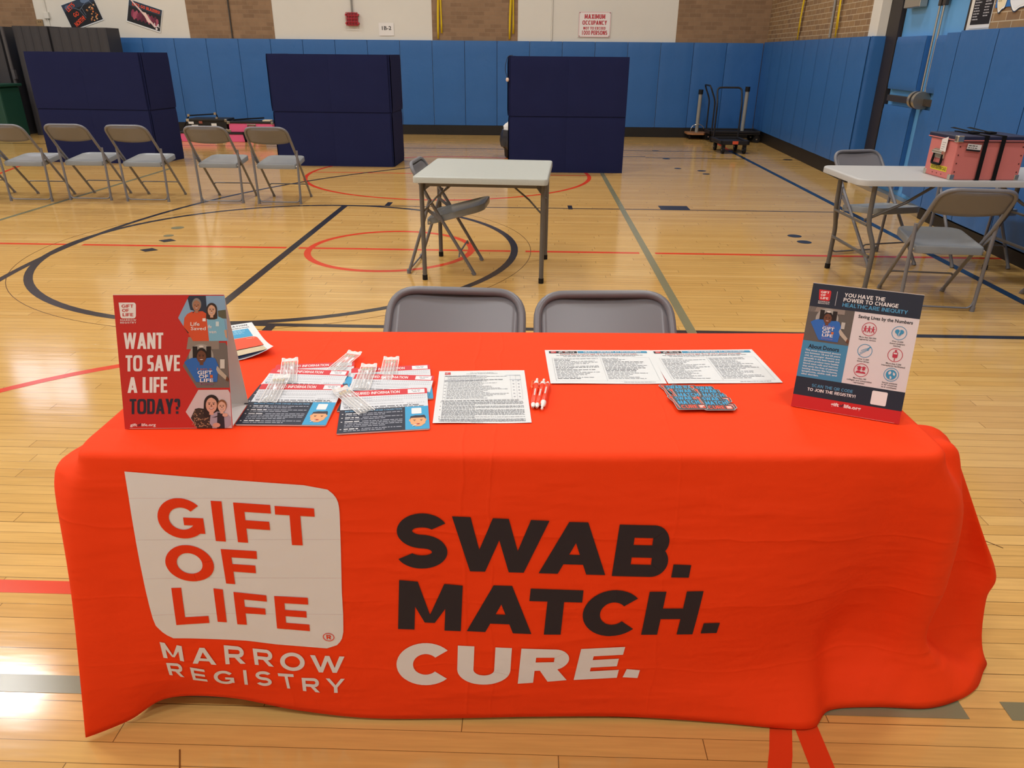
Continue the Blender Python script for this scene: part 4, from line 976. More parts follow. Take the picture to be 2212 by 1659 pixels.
BIG = [
    ('S', [(0.8633, 0.5967), (0.9654, 0.5929), (0.9579, 0.4538), (0.8497, 0.458)], 0.3, 0.245),
    ('W', [(0.972, 0.5877), (1.1692, 0.5759), (1.1591, 0.4427), (0.9659, 0.4494)], 0.19, 0.2),
    ('A', [(1.1611, 0.5746), (1.2966, 0.5708), (1.2909, 0.4375), (1.1503, 0.4426)], 0.265, 0.2),
    ('B', [(1.3126, 0.5668), (1.4211, 0.5637), (1.4203, 0.431), (1.3049, 0.4349)], 0.315, 0.24),
    ('#', [(1.4328, 0.465), (1.4703, 0.4633), (1.4687, 0.4298), (1.4313, 0.4306)], 1, 1),
    ('M', [(0.8566, 0.4254), (0.9899, 0.4095), (0.983, 0.2822), (0.8464, 0.2898)], 0.26, 0.24),
    ('A', [(1.0063, 0.4122), (1.144, 0.4061), (1.1381, 0.2735), (0.9962, 0.2822)], 0.265, 0.21),
    ('T', [(1.1345, 0.4011), (1.2471, 0.3958), (1.2429, 0.2702), (1.1255, 0.2726)], 0.315, 0.265),
    ('C', [(1.253, 0.3981), (1.3759, 0.3946), (1.3711, 0.2619), (1.245, 0.2658)], 0.3, 0.255),
    ('H', [(1.3894, 0.3914), (1.5051, 0.3924), (1.497, 0.2639), (1.3819, 0.2658)], 0.31, 0.245),
    ('#', [(1.5178, 0.2977), (1.554, 0.2972), (1.5515, 0.2649), (1.5153, 0.2658)], 1, 1),
]
CURE = [
    ('C', [(0.8415, 0.2497), (0.9629, 0.2463), (0.9569, 0.1182), (0.8317, 0.121)], 0.3, 0.255),
    ('U', [(0.9757, 0.2399), (1.0957, 0.2325), (1.0908, 0.1197), (0.9704, 0.1219)], 0.305, 0.25),
    ('R', [(1.1169, 0.231), (1.2271, 0.225), (1.2195, 0.1311), (1.1099, 0.1233)], 0.32, 0.25),
    ('E', [(1.2505, 0.2265), (1.3494, 0.229), (1.3373, 0.133), (1.2379, 0.131)], 0.33, 0.255),
    ('#', [(1.3584, 0.1584), (1.3892, 0.1537), (1.3854, 0.1299), (1.3507, 0.1336)], 1, 1),
]
LOGO = [
    ('G', [(0.3871, 0.6343), (0.4752, 0.6281), (0.4706, 0.533), (0.3791, 0.5358)], 0.245, 0.225),
    ('#', [(0.4946, 0.625), (0.5159, 0.6236), (0.5096, 0.5259), (0.4894, 0.5277)], 1, 1),
    ('F', [(0.5385, 0.6212), (0.6112, 0.6156), (0.607, 0.5193), (0.534, 0.5248)], 0.28, 0.21),
    ('T', [(0.6197, 0.6135), (0.6973, 0.6072), (0.6944, 0.5156), (0.6138, 0.5193)], 0.27, 0.215),
    ('O', [(0.3813, 0.52), (0.475, 0.5152), (0.4753, 0.4209), (0.3733, 0.4255)], 0.235, 0.215),
    ('F', [(0.4959, 0.5069), (0.5683, 0.502), (0.5613, 0.4097), (0.4927, 0.4169)], 0.27, 0.22),
    ('L', [(0.3763, 0.4059), (0.4467, 0.4068), (0.4379, 0.3057), (0.3666, 0.3014)], 0.29, 0.2),
    ('#', [(0.4636, 0.4036), (0.4828, 0.4004), (0.4757, 0.3074), (0.4564, 0.3091)], 1, 1),
    ('F', [(0.504, 0.3935), (0.5722, 0.3842), (0.5656, 0.2976), (0.4976, 0.3015)], 0.3, 0.2),
    ('E', [(0.5886, 0.3826), (0.6597, 0.3785), (0.6533, 0.2835), (0.5826, 0.2904)], 0.29, 0.2),
]
SUBT = [
    ('M', [(0.3215, 0.2535), (0.3643, 0.2368), (0.3597, 0.1876), (0.3194, 0.2048)], 0.2, 0.2),
    ('A', [(0.382, 0.2319), (0.4323, 0.2275), (0.4286, 0.174), (0.3768, 0.1799)], 0.2, 0.17),
    ('R', [(0.4565, 0.2377), (0.4982, 0.2324), (0.4943, 0.1785), (0.4495, 0.1763)], 0.21, 0.2),
    ('R', [(0.5188, 0.2279), (0.5608, 0.2235), (0.5575, 0.1716), (0.5156, 0.1762)], 0.21, 0.2),
    ('O', [(0.5785, 0.2186), (0.6327, 0.2168), (0.6284, 0.1592), (0.5717, 0.1611)], 0.19, 0.19),
    ('W', [(0.6451, 0.211), (0.7219, 0.2078), (0.7167, 0.1569), (0.6421, 0.1578)], 0.145, 0.18),
    ('R', [(0.3212, 0.1877), (0.3518, 0.1809), (0.3474, 0.1326), (0.3191, 0.1465)], 0.22, 0.2),
    ('E', [(0.3678, 0.1672), (0.3976, 0.158), (0.3951, 0.1129), (0.3641, 0.1209)], 0.22, 0.19),
    ('G', [(0.4165, 0.1557), (0.4617, 0.1524), (0.4559, 0.1034), (0.41, 0.1058)], 0.19, 0.19),
    ('#', [(0.4851, 0.157), (0.4926, 0.157), (0.4866, 0.1043), (0.4787, 0.1043)], 1, 1),
    ('S', [(0.513, 0.1556), (0.5496, 0.1556), (0.5436, 0.1043), (0.5065, 0.1043)], 0.22, 0.19),
    ('T', [(0.5639, 0.151), (0.5998, 0.1496), (0.5991, 0.1), (0.5655, 0.1009)], 0.2, 0.19),
    ('R', [(0.6172, 0.1384), (0.6561, 0.1384), (0.6532, 0.0909), (0.6147, 0.0947)], 0.21, 0.2),
    ('Y', [(0.6724, 0.1384), (0.7161, 0.1384), (0.7127, 0.0922), (0.6696, 0.0923)], 0.19, 0.19),
]
BLOB = [(0.3364, 0.6899), (0.4268, 0.6816), (0.528, 0.6726), (0.63, 0.6645), (0.7003, 0.6584), (0.7178, 0.6557), (0.7318, 0.6476), (0.7424, 0.6335), (0.7469, 0.6174), (0.747, 0.5957), (0.7421, 0.5138), (0.7333, 0.3917), (0.7307, 0.3338), (0.7265, 0.2826), (0.7221, 0.2631), (0.7129, 0.2456), (0.7004, 0.2354), (0.685, 0.2319), (0.642, 0.2346), (0.583, 0.2407), (0.5243, 0.2478), (0.4955, 0.2544), (0.4664, 0.2587), (0.4258, 0.2522), (0.3929, 0.2526), (0.3637, 0.2557), (0.3458, 0.2652), (0.3327, 0.2825), (0.3234, 0.3018), (0.3214, 0.3251), (0.3214, 0.3543), (0.3226, 0.4034), (0.3253, 0.4708), (0.3288, 0.5357), (0.3341, 0.6235)]
RC = (0.6927, 0.2666); RR = 0.0126
def strokes(lst):
    out = []
    for ch, box, x, y in lst:
        if ch == '#': out.append([box[3], box[2], box[1], box[0]])
        else: out += letter(ch, box, x, y)
    return out
printed('printed_slogan', strokes(BIG), PBLK, .0013, 'black slanted words SWAB. MATCH. on the cloth front')
printed('printed_word', strokes(CURE), PWHT, .0013, 'white slanted word CURE. on the cloth front')
# white logo patch: strips from the left to the right outline
def patch(outline, step=.010):
    b = MB(); P = [Vector(p) for p in outline]; z0, z1 = min(p[1] for p in P), max(p[1] for p in P); n = int((z1 - z0) / step) + 1
    def span(z):
        xs = []
        for i in range(len(P)):
            a, c = P[i - 1], P[i]
            if (a[1] - z) * (c[1] - z) < 0: xs.append(a[0] + (c[0] - a[0]) * (z - a[1]) / (c[1] - a[1]))
        return (min(xs), max(xs)) if len(xs) > 1 else None
    qs = []; zs = [z0 + (z1 - z0) * (i + .002 * (i == 0) - .002 * (i == n)) / n for i in range(n + 1)]
    for a, c in zip(zs[:-1], zs[1:]):
        s0, s1 = span(a), span(c)
        if s0 and s1: qs.append([(s0[0], a), (s0[1], a), (s1[1], c), (s1[0], c)])
    return qs
printed('printed_logo_patch', patch(BLOB), PWHT, .0012, 'white rounded logo patch printed on the cloth front')
reg = ring(RC[0], RC[1], RR, RR * .95, RR * .14, RR * .14, 0, 360) + letter('R', [(RC[0] - RR * .38, RC[1] + RR * .5), (RC[0] + RR * .42, RC[1] + RR * .5), (RC[0] + RR * .42, RC[1] - RR * .5), (RC[0] - RR * .38, RC[1] - RR * .5)], .26, .2)
printed('printed_logo_words', strokes(LOGO) + reg, PORG, .0022, 'orange words GIFT OF LIFE on the white patch')
printed('printed_logo_line', strokes(SUBT), PWHT, .0013, 'white words MARROW REGISTRY below the patch')

# ---------------------------------------------------------------- things on the orange table
TZ = ZT + .0012
CARD = mat('white_card', '#e9e4e2', .55, .3); PAPER = mat('white_paper', '#dcdfdf', .6, .3); NVY = '#232838'; RD = '#c02a24'; BL = '#3f8fb8'; WH = '#e8e2e2'
def tilt(W, H, ang):
    """sheet plane to a panel leaning back by ang degrees, base edge on x"""
    a = R(ang); return Matrix(((1, 0, 0, 0), (0, math.sin(a), -math.cos(a), 0), (0, math.cos(a), math.sin(a), 0), (0, 0, 0, 1)))
def tent(name, label, loc, rz, W, H, ang, depth, sh, T0):
    t = thing(name, label, 'sign', loc, rz, 'tent signs on the table'); a = R(ang); ty, tz = H * math.sin(a), H * math.cos(a)
    mi = sh.mi(CARD); T = tilt(W, H, ang)
    sh.b.v = [tuple(T @ Vector(T0(*p))) for p in sh.b.v]
    sh.b.box(0, 0, -.0012, W, H, -.0002, mi, T)
    sh.build('front_panel', t)
    b = MB(); b.prism([(0, 0), (.012, 0), (W - .012, 0), (W, 0), (W, H), (0, H)], -.0005, .0005, 0, Matrix(((1, 0, 0, 0), (0, -(depth - ty) / H, 0, depth), (0, (tz) / H, 1, .0008), (0, 0, 0, 1))))
    b.build('back_panel', CARD, t)
    b = MB(); b.prism(rrect(.002, .0, W - .002, depth, .008, 4), .0006, .0014); b.build('base_panel', CARD, t)
    return t
def blobpts(x0, y0, x1, y1, k=.09):
    w, h = x1 - x0, y1 - y0; r = k * w * 1.6
    o = [(x0, y1)]
    for cx, cy, a in ((x1 - r, y1 - r, 90), (x1 - r, y0 + r, 0), (x0 + w * .1 + r, y0 + r, -90)):
        for j in range(6): t = R(a - 90 * j / 5); o.append((cx + r * math.cos(t), cy + r * math.sin(t)))
    return o
def gol(s, x0, y0, x1, y1, bg, fg, sub, L=3):
    """GIFT OF LIFE patch with MARROW REGISTRY beneath"""
    w, h = x1 - x0, y1 - y0; s.poly(blobpts(x0, y0, x1, y1), bg, L)
    s.caps('GIFT', x0 + w * .17, y0 + h * .68, h * .2, fg, w=w * .68, L=L + 1, wx=.22); s.caps('OF', x0 + w * .2, y0 + h * .405, h * .2, fg, w=w * .40, L=L + 1, wx=.22); s.caps('LIFE', x0 + w * .23, y0 + h * .13, h * .2, fg, w=w * .62, L=L + 1, wx=.22)
    s.caps('MARROW', x0 + w * .1, y0 - h * .165, h * .115, sub, w=w * .92, L=L + 1, wx=.18, gap=.25); s.caps('REGISTRY', x0 + w * .1, y0 - h * .33, h * .115, sub, w=w * .92, L=L + 1, wx=.18, gap=.25)
def face(s, x, y, r, skin, hair, L, long=False, smile=True):
    s.disc(x, y + r * .25, r * (1.12 if long else .98), r * 1.25, hair, L)
    if long: s.poly([(x - r * 1.12, y + r * .3), (x + r * 1.12, y + r * .3), (x + r * 1.2, y - r * 1.7), (x + r * .6, y - r * 1.9), (x - r * .6, y - r * 1.9), (x - r * 1.2, y - r * 1.7)], hair, L)
    s.disc(x, y - r * .05, r * .82, r * 1.12, skin, L + 1); s.rect(x - r * .32, y - r * 1.5, x + r * .32, y - r * .7, skin, L + 1)
    s.poly([(x - r * .86, y + r * .35), (x - r * .62, y + r * 1.15), (x - r * .1, y + r * 1.15), (x - r * .55, y + r * .8)], hair, L + 2); s.poly([(x + r * .86, y + r * .35), (x + r * .62, y + r * 1.15), (x - r * .1, y + r * 1.15), (x + r * .5, y + r * .8)], hair, L + 2)
    for d in (-1, 1):
        s.disc(x + d * r * .32, y + r * .1, r * .13, r * .08, '#221a17', L + 2); s.rect(x + d * r * .32 - r * .2, y + r * .27, x + d * r * .32 + r * .2, y + r * .33, hair, L + 2)
    s.poly([(x, y + r * .1), (x + r * .14, y - r * .28), (x - r * .14, y - r * .28)], '#7a4a38', L + 2)
    if smile: s.disc(x, y - r * .46, r * .36, r * .2, '#8c3b38', L + 2, 14, 180, 360); s.disc(x, y - r * .48, r * .28, r * .1, '#efe6e2', L + 3, 12, 180, 360)

# left tent sign: design canvas in which y runs down to 1540
s = Sheet(.00018); D = lambda y: 1540 - y
def QL(x, y, z):
    t = (1540 - y - 94) / 1444.0; xl = 115 + 135 * t; xr = 1330 + 90 * t
    return ((x - xl) / (xr - xl) * .219, (1 - t) * .274, z)
q = lambda *p: [(a, D(b)) for a, b in p]
s.poly(q((115, 94), (1330, 94), (1420, 1538), (250, 1538)), RD, 1)
gol(s, 178, D(338), 366, D(172), WH, RD, WH)
for t_, x, x1, yb, yt, c in (('WANT', 232, 664, 664, 491, WH), ('TO SAVE', 254, 846, 905, 732, WH), ('A LIFE', 277, 708, 1139, 968, WH), ('TODAY?', 300, 848, 1373, 1206, NVY)):
    s.caps(t_, x, D(yb), yb - yt, c, w=x1 - x, L=3, wx=.165, wy=.155, ws=.56, gap=.05, e=4)
s.text('gift', 308, D(1506), 30, WH, w=74, L=3, bold=.025); s.text('of', 386, D(1506), 30, NVY, w=38, L=3, bold=.025); s.text('life.org', 428, D(1506), 30, WH, w=156, L=3, bold=.025)
# upper photo: two people in orange and light blue shirts outdoors
s.poly(q((945, 103), (1338, 103), (1374, 582), (990, 582), (826, 335)), '#86a6c6', 2); s.poly(q((945, 103), (1130, 103), (1145, 300), (960, 250), (930, 130)), '#2c3547', 3); s.poly(q((1260, 260), (1348, 250), (1356, 345), (1270, 340)), '#5d5a48', 3)
s.poly(q((975, 270), (1095, 265), (1150, 300), (1165, 582), (990, 582), (885, 425), (895, 335), (925, 295)), '#d2512c', 4); s.poly(q((885, 430), (910, 455), (945, 495), (935, 500)), '#1d1b1e', 5)
face(s, 1030, D(205), 52, '#a8745a', '#8d8783', 5); s.disc(1030, D(278), 45, 16, '#1d1b1e', 4)
s.poly(q((1140, 345), (1190, 320), (1260, 318), (1330, 350), (1352, 470), (1360, 582), (1165, 582)), '#7db3cf', 5); s.poly(q((1330, 470), (1358, 460), (1365, 560), (1345, 540)), '#c99b80', 6)
face(s, 1195, D(255), 52, '#d0a288', '#3a2a25', 6, True)
s.text('Life', 958, D(418), 38, WH, w=105, L=8, bold=.01); s.text('Saved', 965, D(465), 36, WH, w=165, L=8, bold=.01); s.text('ife', 1150, D(445), 36, WH, w=45, L=8, bold=.01); s.text('ven', 1165, D(498), 32, WH, w=80, L=8, bold=.01)
s.rect(1095, D(372), 1130, D(340), WH, 8); s.rect(1240, D(425), 1275, D(375), '#c9d9e0', 8)
# middle photo: donor in a blue shirt in a grey recliner
def donor(s, m, L=2, sc_=1.0):
    P_ = lambda *p: [m(a, b) for a, b in p]
    s.poly(P_((-165, 120), (190, 120), (190, 250), (-145, 250)), '#8d8078', L + 1); 
    s.poly(P_(*[(-5 + 135 * math.cos(R(12 * i)), 40 + 135 * math.sin(R(12 * i))) for i in range(30)]), '#a39c96', L + 2)
    s.poly(P_((-60, 45), (60, 50), (150, 20), (185, -60), (170, -235), (-60, -235), (-190, -20), (-150, 10)), '#2f66b5', L + 3)
    s.poly(P_((170, -60), (215, -110), (280, -175), (265, -215), (180, -140), (160, -100)), '#b7a999', L + 4); s.poly(P_((275, -170), (300, -205), (290, -235), (262, -215)), '#6b412c', L + 5)
    for hx, w in ((-72, 26), (78, 26)): s.poly(P_((hx - w, 150), (hx + w, 150), (hx + w * 1.1, 30), (hx - w * .9, 25)), '#231a1a', L + 4)
for_x, for_y = 1082, 790
s.poly(q((1003, 602), (1342, 602), (1365, 640), (1388, 1090), (1030, 1090), (876, 850)), '#6f6763', 2)
mm = lambda a, b: (min(for_x + a, 1360 + (for_y - b - 602) * .06 if False else for_x + a), D(for_y - b))
def clipR(pts): return pts
donor(s, lambda a, b: (for_x + max(-195 + abs(-b) * .0, a) if a < 0 else for_x + a, D(min(1088, for_y - b))))
face(s, 1082, D(748), 62, '#6b4230', '#221716', 6); s.disc(1080, D(640), 26, 10, '#ddd5cf', 9)
s.rect(1285, D(880), 1335, D(780), '#cfcac4', 7)
for t_, x, w, y, c, h in (('I am a', 1030, 165, 893, '#a5686c', 22), ('GIFT', 1035, 165, 940, WH, 38), ('OF', 1050, 105, 982, WH, 36), ('LIFE', 1060, 150, 1024, WH, 36), ('Donor', 1065, 155, 1056, '#8e5f7c', 26)): s.text(t_, x, D(y), h, c, w=w, L=8, bold=.02)
s.rect(1175, D(980), 1205, D(948), '#d2692c', 8)
# lower photo: woman and small child
s.poly(q((1045, 1112), (1370, 1112), (1392, 1150), (1412, 1536), (1036, 1536), (908, 1352)), '#cfc0c4', 2)
s.poly(q((1050, 1310), (1010, 1320), (965, 1420), (1035, 1536), (1200, 1536), (1180, 1330)), '#3b2d28', 4)
for i in range(60): s.disc(985 + 180 * random.random(), D(1340 + 185 * random.random()), 8, 6, '#a58364', 5, 6)
s.poly(q((1180, 1390), (1250, 1350), (1330, 1360), (1395, 1410), (1402, 1500), (1350, 1536), (1215, 1536), (1170, 1480)), '#a79fae', 6); s.poly(q((1255, 1360), (1325, 1370), (1335, 1536), (1250, 1536)), '#2a2530', 7)
face(s, 1190, D(1275), 74, '#d6a48e', '#2b1f1f', 6, True); face(s, 1305, D(1295), 52, '#dcb09a', '#8a5a3c', 9)
s.disc(1245, D(1500), 42, 26, '#d0a08a', 10); s.disc(1340, D(1388), 30, 20, '#d9ab96', 10)
tent('tent_sign', 'red tent sign asking WANT TO SAVE A LIFE TODAY? at the table end', (.293, -4.454, TZ), 3.6, .219, .274, 14.8, .113, s, QL)

# right tent sign: canvas 793 x 1000
s = Sheet(.00018); QR = lambda x, y, z: (x / 793 * .218, y / 1000 * .275, z)
s.rect(0, 0, 793, 1000, '#d9cfd2', 1); s.rect(0, 818, 793, 1000, NVY, 2); s.rect(0, 102, 793, 250, NVY, 2); s.rect(0, 0, 793, 102, '#c41f22', 2); s.rect(0, 248, 337, 543, '#4585ad', 2)
gol(s, 52, 872, 143, 956, '#c9282e', WH, WH, 3); s.rect(186, 842, 189, 955, '#c9c6cc', 3)
s.caps('YOU HAVE THE', 242, 921, 30, WH, w=290, L=3); s.caps('POWER TO CHANGE', 241, 883, 30, WH, w=390, L=3); s.caps('HEALTHCARE INEQUITY', 240, 843, 30, '#4f93bd', w=463, L=3)
s.rect(0, 543, 337, 818, '#5f5854', 2)
for i in range(30): s.rect(4 + i * 8, 775, 7 + i * 8, 815, '#8d837d', 3)
k = .62
donor(s, lambda a, b: (max(2, min(335, 150 + a * k)), min(816, max(545, 705 + b * k))), 3); face(s, 152, 735, 36, '#6b4230', '#221716', 8); s.disc(152, 788, 16, 6, '#ddd5cf', 11); s.rect(258, 668, 285, 720, '#b9b4ae', 8)
for t_, x, w, y, c, h in (('I am a', 128, 84, 672, '#8e7ab0', 12), ('GIFT', 124, 90, 645, WH, 24), ('OF', 128, 60, 618, WH, 22), ('LIFE', 130, 82, 592, WH, 22), ('Donor', 132, 86, 570, '#7f78b5', 16)): s.text(t_, x, y, h, c, w=w, L=9, bold=.02)
s.rect(196, 617, 214, 635, '#d2692c', 9)
s.text('About Donors', 50, 486, 32, '#1d2230', w=226, L=3, bold=.03)
para = ['The most requested donors', 'are between 18 and 25 years', 'old, as younger donors are', 'generally in the best health and', 'therefore produce many healthy', 'blood stem cells and marrow', 'that saves the lives of patients', 'battling diseases like leukemia,', 'lymphoma, sickle cell, and', 'other disorders.']
for i, l in enumerate(para): s.text(l, 32, 463 - 21.4 * i, 13, '#e3e4e8', w=262 if i < 9 else 130, L=3, bold=.012)
s.text('Saving Lives by the Numbers', 368, 772, 25, '#22242e', w=384, L=3, bold=.025)
CI = ((461, 694, '#b8324a'), (673, 694, BL), (460, 523, BL), (674, 523, '#b8324a'), (459, 370, '#b8324a'), (673, 370, BL))
for x, y, c in CI: s.hoop(x, y, 53, 4.5, c, 3)
for d in (-28, 0, 28): s.disc(461 + d, 712, 6, 7, '#b8324a', 4, 10); s.poly([(461 + d - 3, 706), (461 + d + 3, 706), (461 + d + 12, 668), (461 + d + 6, 668), (461 + d, 684), (461 + d - 6, 668), (461 + d - 12, 668)], '#b8324a', 4); s.rect(461 + d - 14, 696, 461 + d + 14, 701, '#b8324a', 4)
for d in (-1, 1): s.disc(673 + d * 14, 704, 17, 17, BL, 4); s.poly([(673, 664), (673 + d * 31, 702), (673, 706)], BL, 4)
s.poly([(672, 720), (675, 720), (678, 700), (672, 690), (676, 664), (673, 664), (668, 690), (674, 702)], '#d9cfd2', 5)
for d in (-18, 0, 18): s.poly([(425 + d * .3, 505 + d), (427 + d * .3, 502 + d), (485 + d * .3, 541 + d * .6), (483 + d * .3, 544 + d * .6)], BL, 4); s.disc(485 + d * .3, 543 + d * .6, 6, 5, BL, 4, 10)
s.poly(rrect(656, 502, 692, 548, 9), '#b8324a', 4); s.disc(674, 556, 8, 8, '#b8324a', 4); s.rect(671, 478, 677, 505, '#b8324a', 4); s.rect(662, 530, 686, 541, '#d9cfd2', 5)
for d, r in ((-16, 13), (16, 11)): s.disc(459 + d, 380, r, r, '#b8324a', 4); s.disc(459 + d, 346, r * 1.7, r * 1.4, '#b8324a', 4, 14, 0, 180); s.poly([(459 + d - 20, 393), (459 + d, 402), (459 + d + 20, 393), (459 + d, 386)], '#b8324a', 5)
s.disc(673, 370, 38, 38, BL, 4)
for pts in ([(650, 385), (662, 398), (672, 388), (666, 372), (655, 368)], [(684, 392), (700, 380), (696, 362), (684, 372)], [(664, 360), (676, 356), (680, 340), (668, 336)]): s.poly(pts, '#d9cfd2', 5)
for ls, x, y in ((('More than 462,000', 'registered donors'), 461, 622), (('Over 23,000', 'donor-recipient', 'matches'), 673, 622), (('Over 21,000', 'donor drives'), 460, 451), (('More than 5,200', 'transplants facilitated'), 674, 449), (('More than 100', 'colleges and universities', 'represented'), 459, 298), (('Serves patients', 'in 47 countries', 'on 6 continents'), 673, 298)):
    for i, l in enumerate(ls): s.text(l, x, y - 17 * i, 12, '#2b2c36', w=len(l) * 7.2, L=3, bold=.012, al='c')
s.caps('SCAN THE QR CODE', 127, 182, 24, '#4f8fb6', w=302, L=3); s.caps('TO JOIN THE REGISTRY!', 100, 147, 24, WH, w=355, L=3)
s.poly(rrect(566, 120, 676, 228, 10), WH, 3)
s.text('gift', 291, 58, 26, WH, w=58, L=3, bold=.03); s.text('of', 352, 58, 26, NVY, w=30, L=3, bold=.03); s.text('life.org', 385, 58, 26, WH, w=124, L=3, bold=.03)
tent('tent_sign', 'navy and white tent sign about healthcare inequity, turned at the table corner', (1.707, -4.282, TZ), -21.6, .218, .275, 20.6, .115, s, QR)

# ---- loose sheets
def sheet(name, label, cat, loc, rz, W, H, sh, T0=None, group=None, lift=None, tilt_=0.0):
    """paper lying on the cloth: print faces plus the sheet itself, with gently waved edges"""
    nx, ny = 12, 16; vs = [(W * i / nx, H * j / ny, 0) for j in range(ny + 1) for i in range(nx + 1)]
    mi = sh.mi(PAPER); pv = [T0(*p) if T0 else p for p in sh.b.v]
    fn = lift or (lambda x, y: .0012 * math.sin(x / W * 5 + 1) * math.sin(y / H * 4 + W * 9) + .0013)
    sh.b.v = [(x, y, z + fn(x, y) + .0004) for x, y, z in pv]
    n0 = len(sh.b.v)
    sh.b.add([(x, y, fn(x, y)) for x, y, z in vs], [(j * (nx + 1) + i, j * (nx + 1) + i + 1, (j + 1) * (nx + 1) + i + 1, (j + 1) * (nx + 1) + i) for j in range(ny) for i in range(nx)], mi)
    o = sh.build(name); o.location = loc; o.rotation_euler = (0, 0, R(rz)); return tag(o, label, cat, group)
GT = '#a2a6ac'; DK = '#6b6e76'
# consent form, canvas 850 x 1100
s = Sheet(.0002); A4 = lambda w, h: (lambda x, y, z: (x / 850 * w, y / 1100 * h, z))
s.rect(60, 1010, 115, 1065, '#c4262c', 1); s.text('GIFT', 66, 1044, 14, WH, w=42, L=2); s.text('OF', 66, 1029, 12, WH, w=22, L=2); s.text('LIFE', 66, 1014, 12, WH, w=40, L=2)
s.text('Gift of Life Marrow Registry', 425, 1040, 13, DK, w=230, L=1, al='c'); s.text('Consent for Registry Participation', 425, 1018, 13, DK, w=310, L=1, bold=.01, al='c')
s.rect(60, 968, 800, 986, '#b9bec6', 1); s.bars(66, 972, 380, 9, DK, 2); s.rect(60, 862, 800, 880, '#b9bec6', 1); s.bars(66, 866, 640, 9, DK, 2)
for a in (60, 86, 700, 752, 800): s.rect(a, 450, a + 1.6, 986, GT, 1)
s.rect(60, 450, 800, 451.6, GT, 1)
for i in range(3): s.bars(95, 946 - i * 26, 690, 8, GT, 1, random.uniform(.6, 1))
for i in range(17):
    s.bars(95, 842 - i * 23, 690, 8, GT, 1, random.uniform(.55, 1))
    if i % 3 == 0: s.rect(718, 838 - i * 23, 734, 852 - i * 23, '#a9adb5', 1); s.rect(768, 838 - i * 23, 784, 852 - i * 23, '#a9adb5', 1); s.bars(66, 842 - i * 23, 82, 8, GT, 1)
s.bars(56, 424, 760, 10, DK, 1)
y = 402
for n in (5, 4, 8, 2, 4):
    s.disc(50, y + 4, 5, 5, DK, 1, 8)
    for i in range(n): s.bars(66, y, 800, 7.5, GT, 1, 1 if i < n - 1 else .4); y -= 16
    y -= 7
s.text('Signature X', 50, 50, 13, DK, w=85, L=1); s.rect(140, 48, 420, 50, DK, 1); s.text('Date', 445, 50, 13, DK, w=35, L=1)
for i in range(10): s.rect(495 + i * 30, 48, 518 + i * 30, 50, DK, 1)
s.bars(50, 28, 800, 7, GT, 1); s.bars(330, 14, 430, 7, GT, 1)
W, H = .2085, .279
sheet('consent_form', 'white consent form covered in fine print, left of the orange pens', 'form', (.9215, -4.4035, TZ), 3.9, W, H, s, A4(W, H))
def guide(label, loc, rz):
    s = Sheet(.0002); W, H = .2765, .2145; Q = lambda x, y, z: (x / 1100 * W, y / 850 * H, z)
    s.rect(40, 760, 330, 815, '#25222a', 1); s.rect(58, 766, 112, 810, '#c4262c', 2); s.text('GIFT OF', 62, 790, 12, WH, w=44, L=3); s.text('LIFE', 62, 772, 12, WH, w=30, L=3); s.text('gift', 140, 778, 26, WH, w=40, L=2, bold=.02); s.text('of', 182, 778, 26, '#c9503c', w=22, L=2, bold=.02); s.text('life.org', 206, 778, 26, WH, w=95, L=2, bold=.02)
    s.rect(338, 762, 1060, 815, '#3d8cb0', 1); s.caps('HEALTH GUIDELINES AT RECRUITMENT', 400, 775, 27, WH, w=600, L=2)
    s.text('Potential donors must be aged 18 to 35 and in general good health.', 550, 722, 27, '#b6453c', w=800, L=1, bold=.01, al='c')
    s.bars(110, 698, 1000, 11, GT, 1); s.bars(180, 674, 920, 11, GT, 1)
    for a in (60, 548, 1050): s.rect(a, 60, a + 2, 640, GT, 1)
    s.rect(60, 60, 1052, 62, GT, 1); s.rect(60, 638, 1052, 640, GT, 1)
    for i in range(17):
        for a, b in ((78, 535), (565, 1040)): s.bars(a, 606 - i * 31, b, 11, DK if random.random() < .14 else GT, 1, random.uniform(.35, 1))
    s.bars(700, 30, 1000, 8, '#a5a8ae', 1)
    sheet('health_guidelines', label, 'leaflet', loc, rz, W, H, s, Q, 'health guideline sheets')
guide('health guidelines sheet with a blue heading, nearer the pens', (1.1735, -4.188, TZ), 2.9)
guide('health guidelines sheet with a blue heading, nearer the navy tent sign', (1.4525, -4.176, TZ), 4.4)
# flyer half hidden behind the left sign
s = Sheet(.0002)
s.caps('DONATION', 505, 1010, 38, '#2a3145', w=280, L=1, gap=.2); s.bars(560, 960, 790, 9, GT, 1); s.bars(600, 938, 790, 9, GT, 1)
s.rect(0, 640, 770, 900, '#3f9ac6', 1); s.para(330, 870, 740, 9, 17, 8, '#9fd2ea', 2)
s.poly([(0, 240), (800, 240), (800, 560)] + [(800 - 60 + 60 * math.cos(R(a)), 560 + 60 * math.sin(R(a))) for a in (0, 30, 60, 90)] + [(0, 620)], '#dd5130', 2); s.bars(420, 560, 770, 12, '#f0b7a4', 3)
for i in range(13): s.bars(380, 530 - i * 17, 770, 9, '#efa48e', 3)
s.rect(0, 20, 790, 220, '#c9b99a', 1); s.poly([(380, 20), (420, 110), (560, 125), (700, 120), (770, 90), (785, 20)], '#2f63b0', 3); face(s, 560, 170, 55, '#c48a68', '#2a1f1c', 4); s.rect(540, 40, 660, 90, '#d5dcea', 5); s.rect(250, 80, 370, 180, '#e6e2dc', 2); s.disc(340, 60, 40, 30, '#c8402f', 3)
W, H = .216, .279
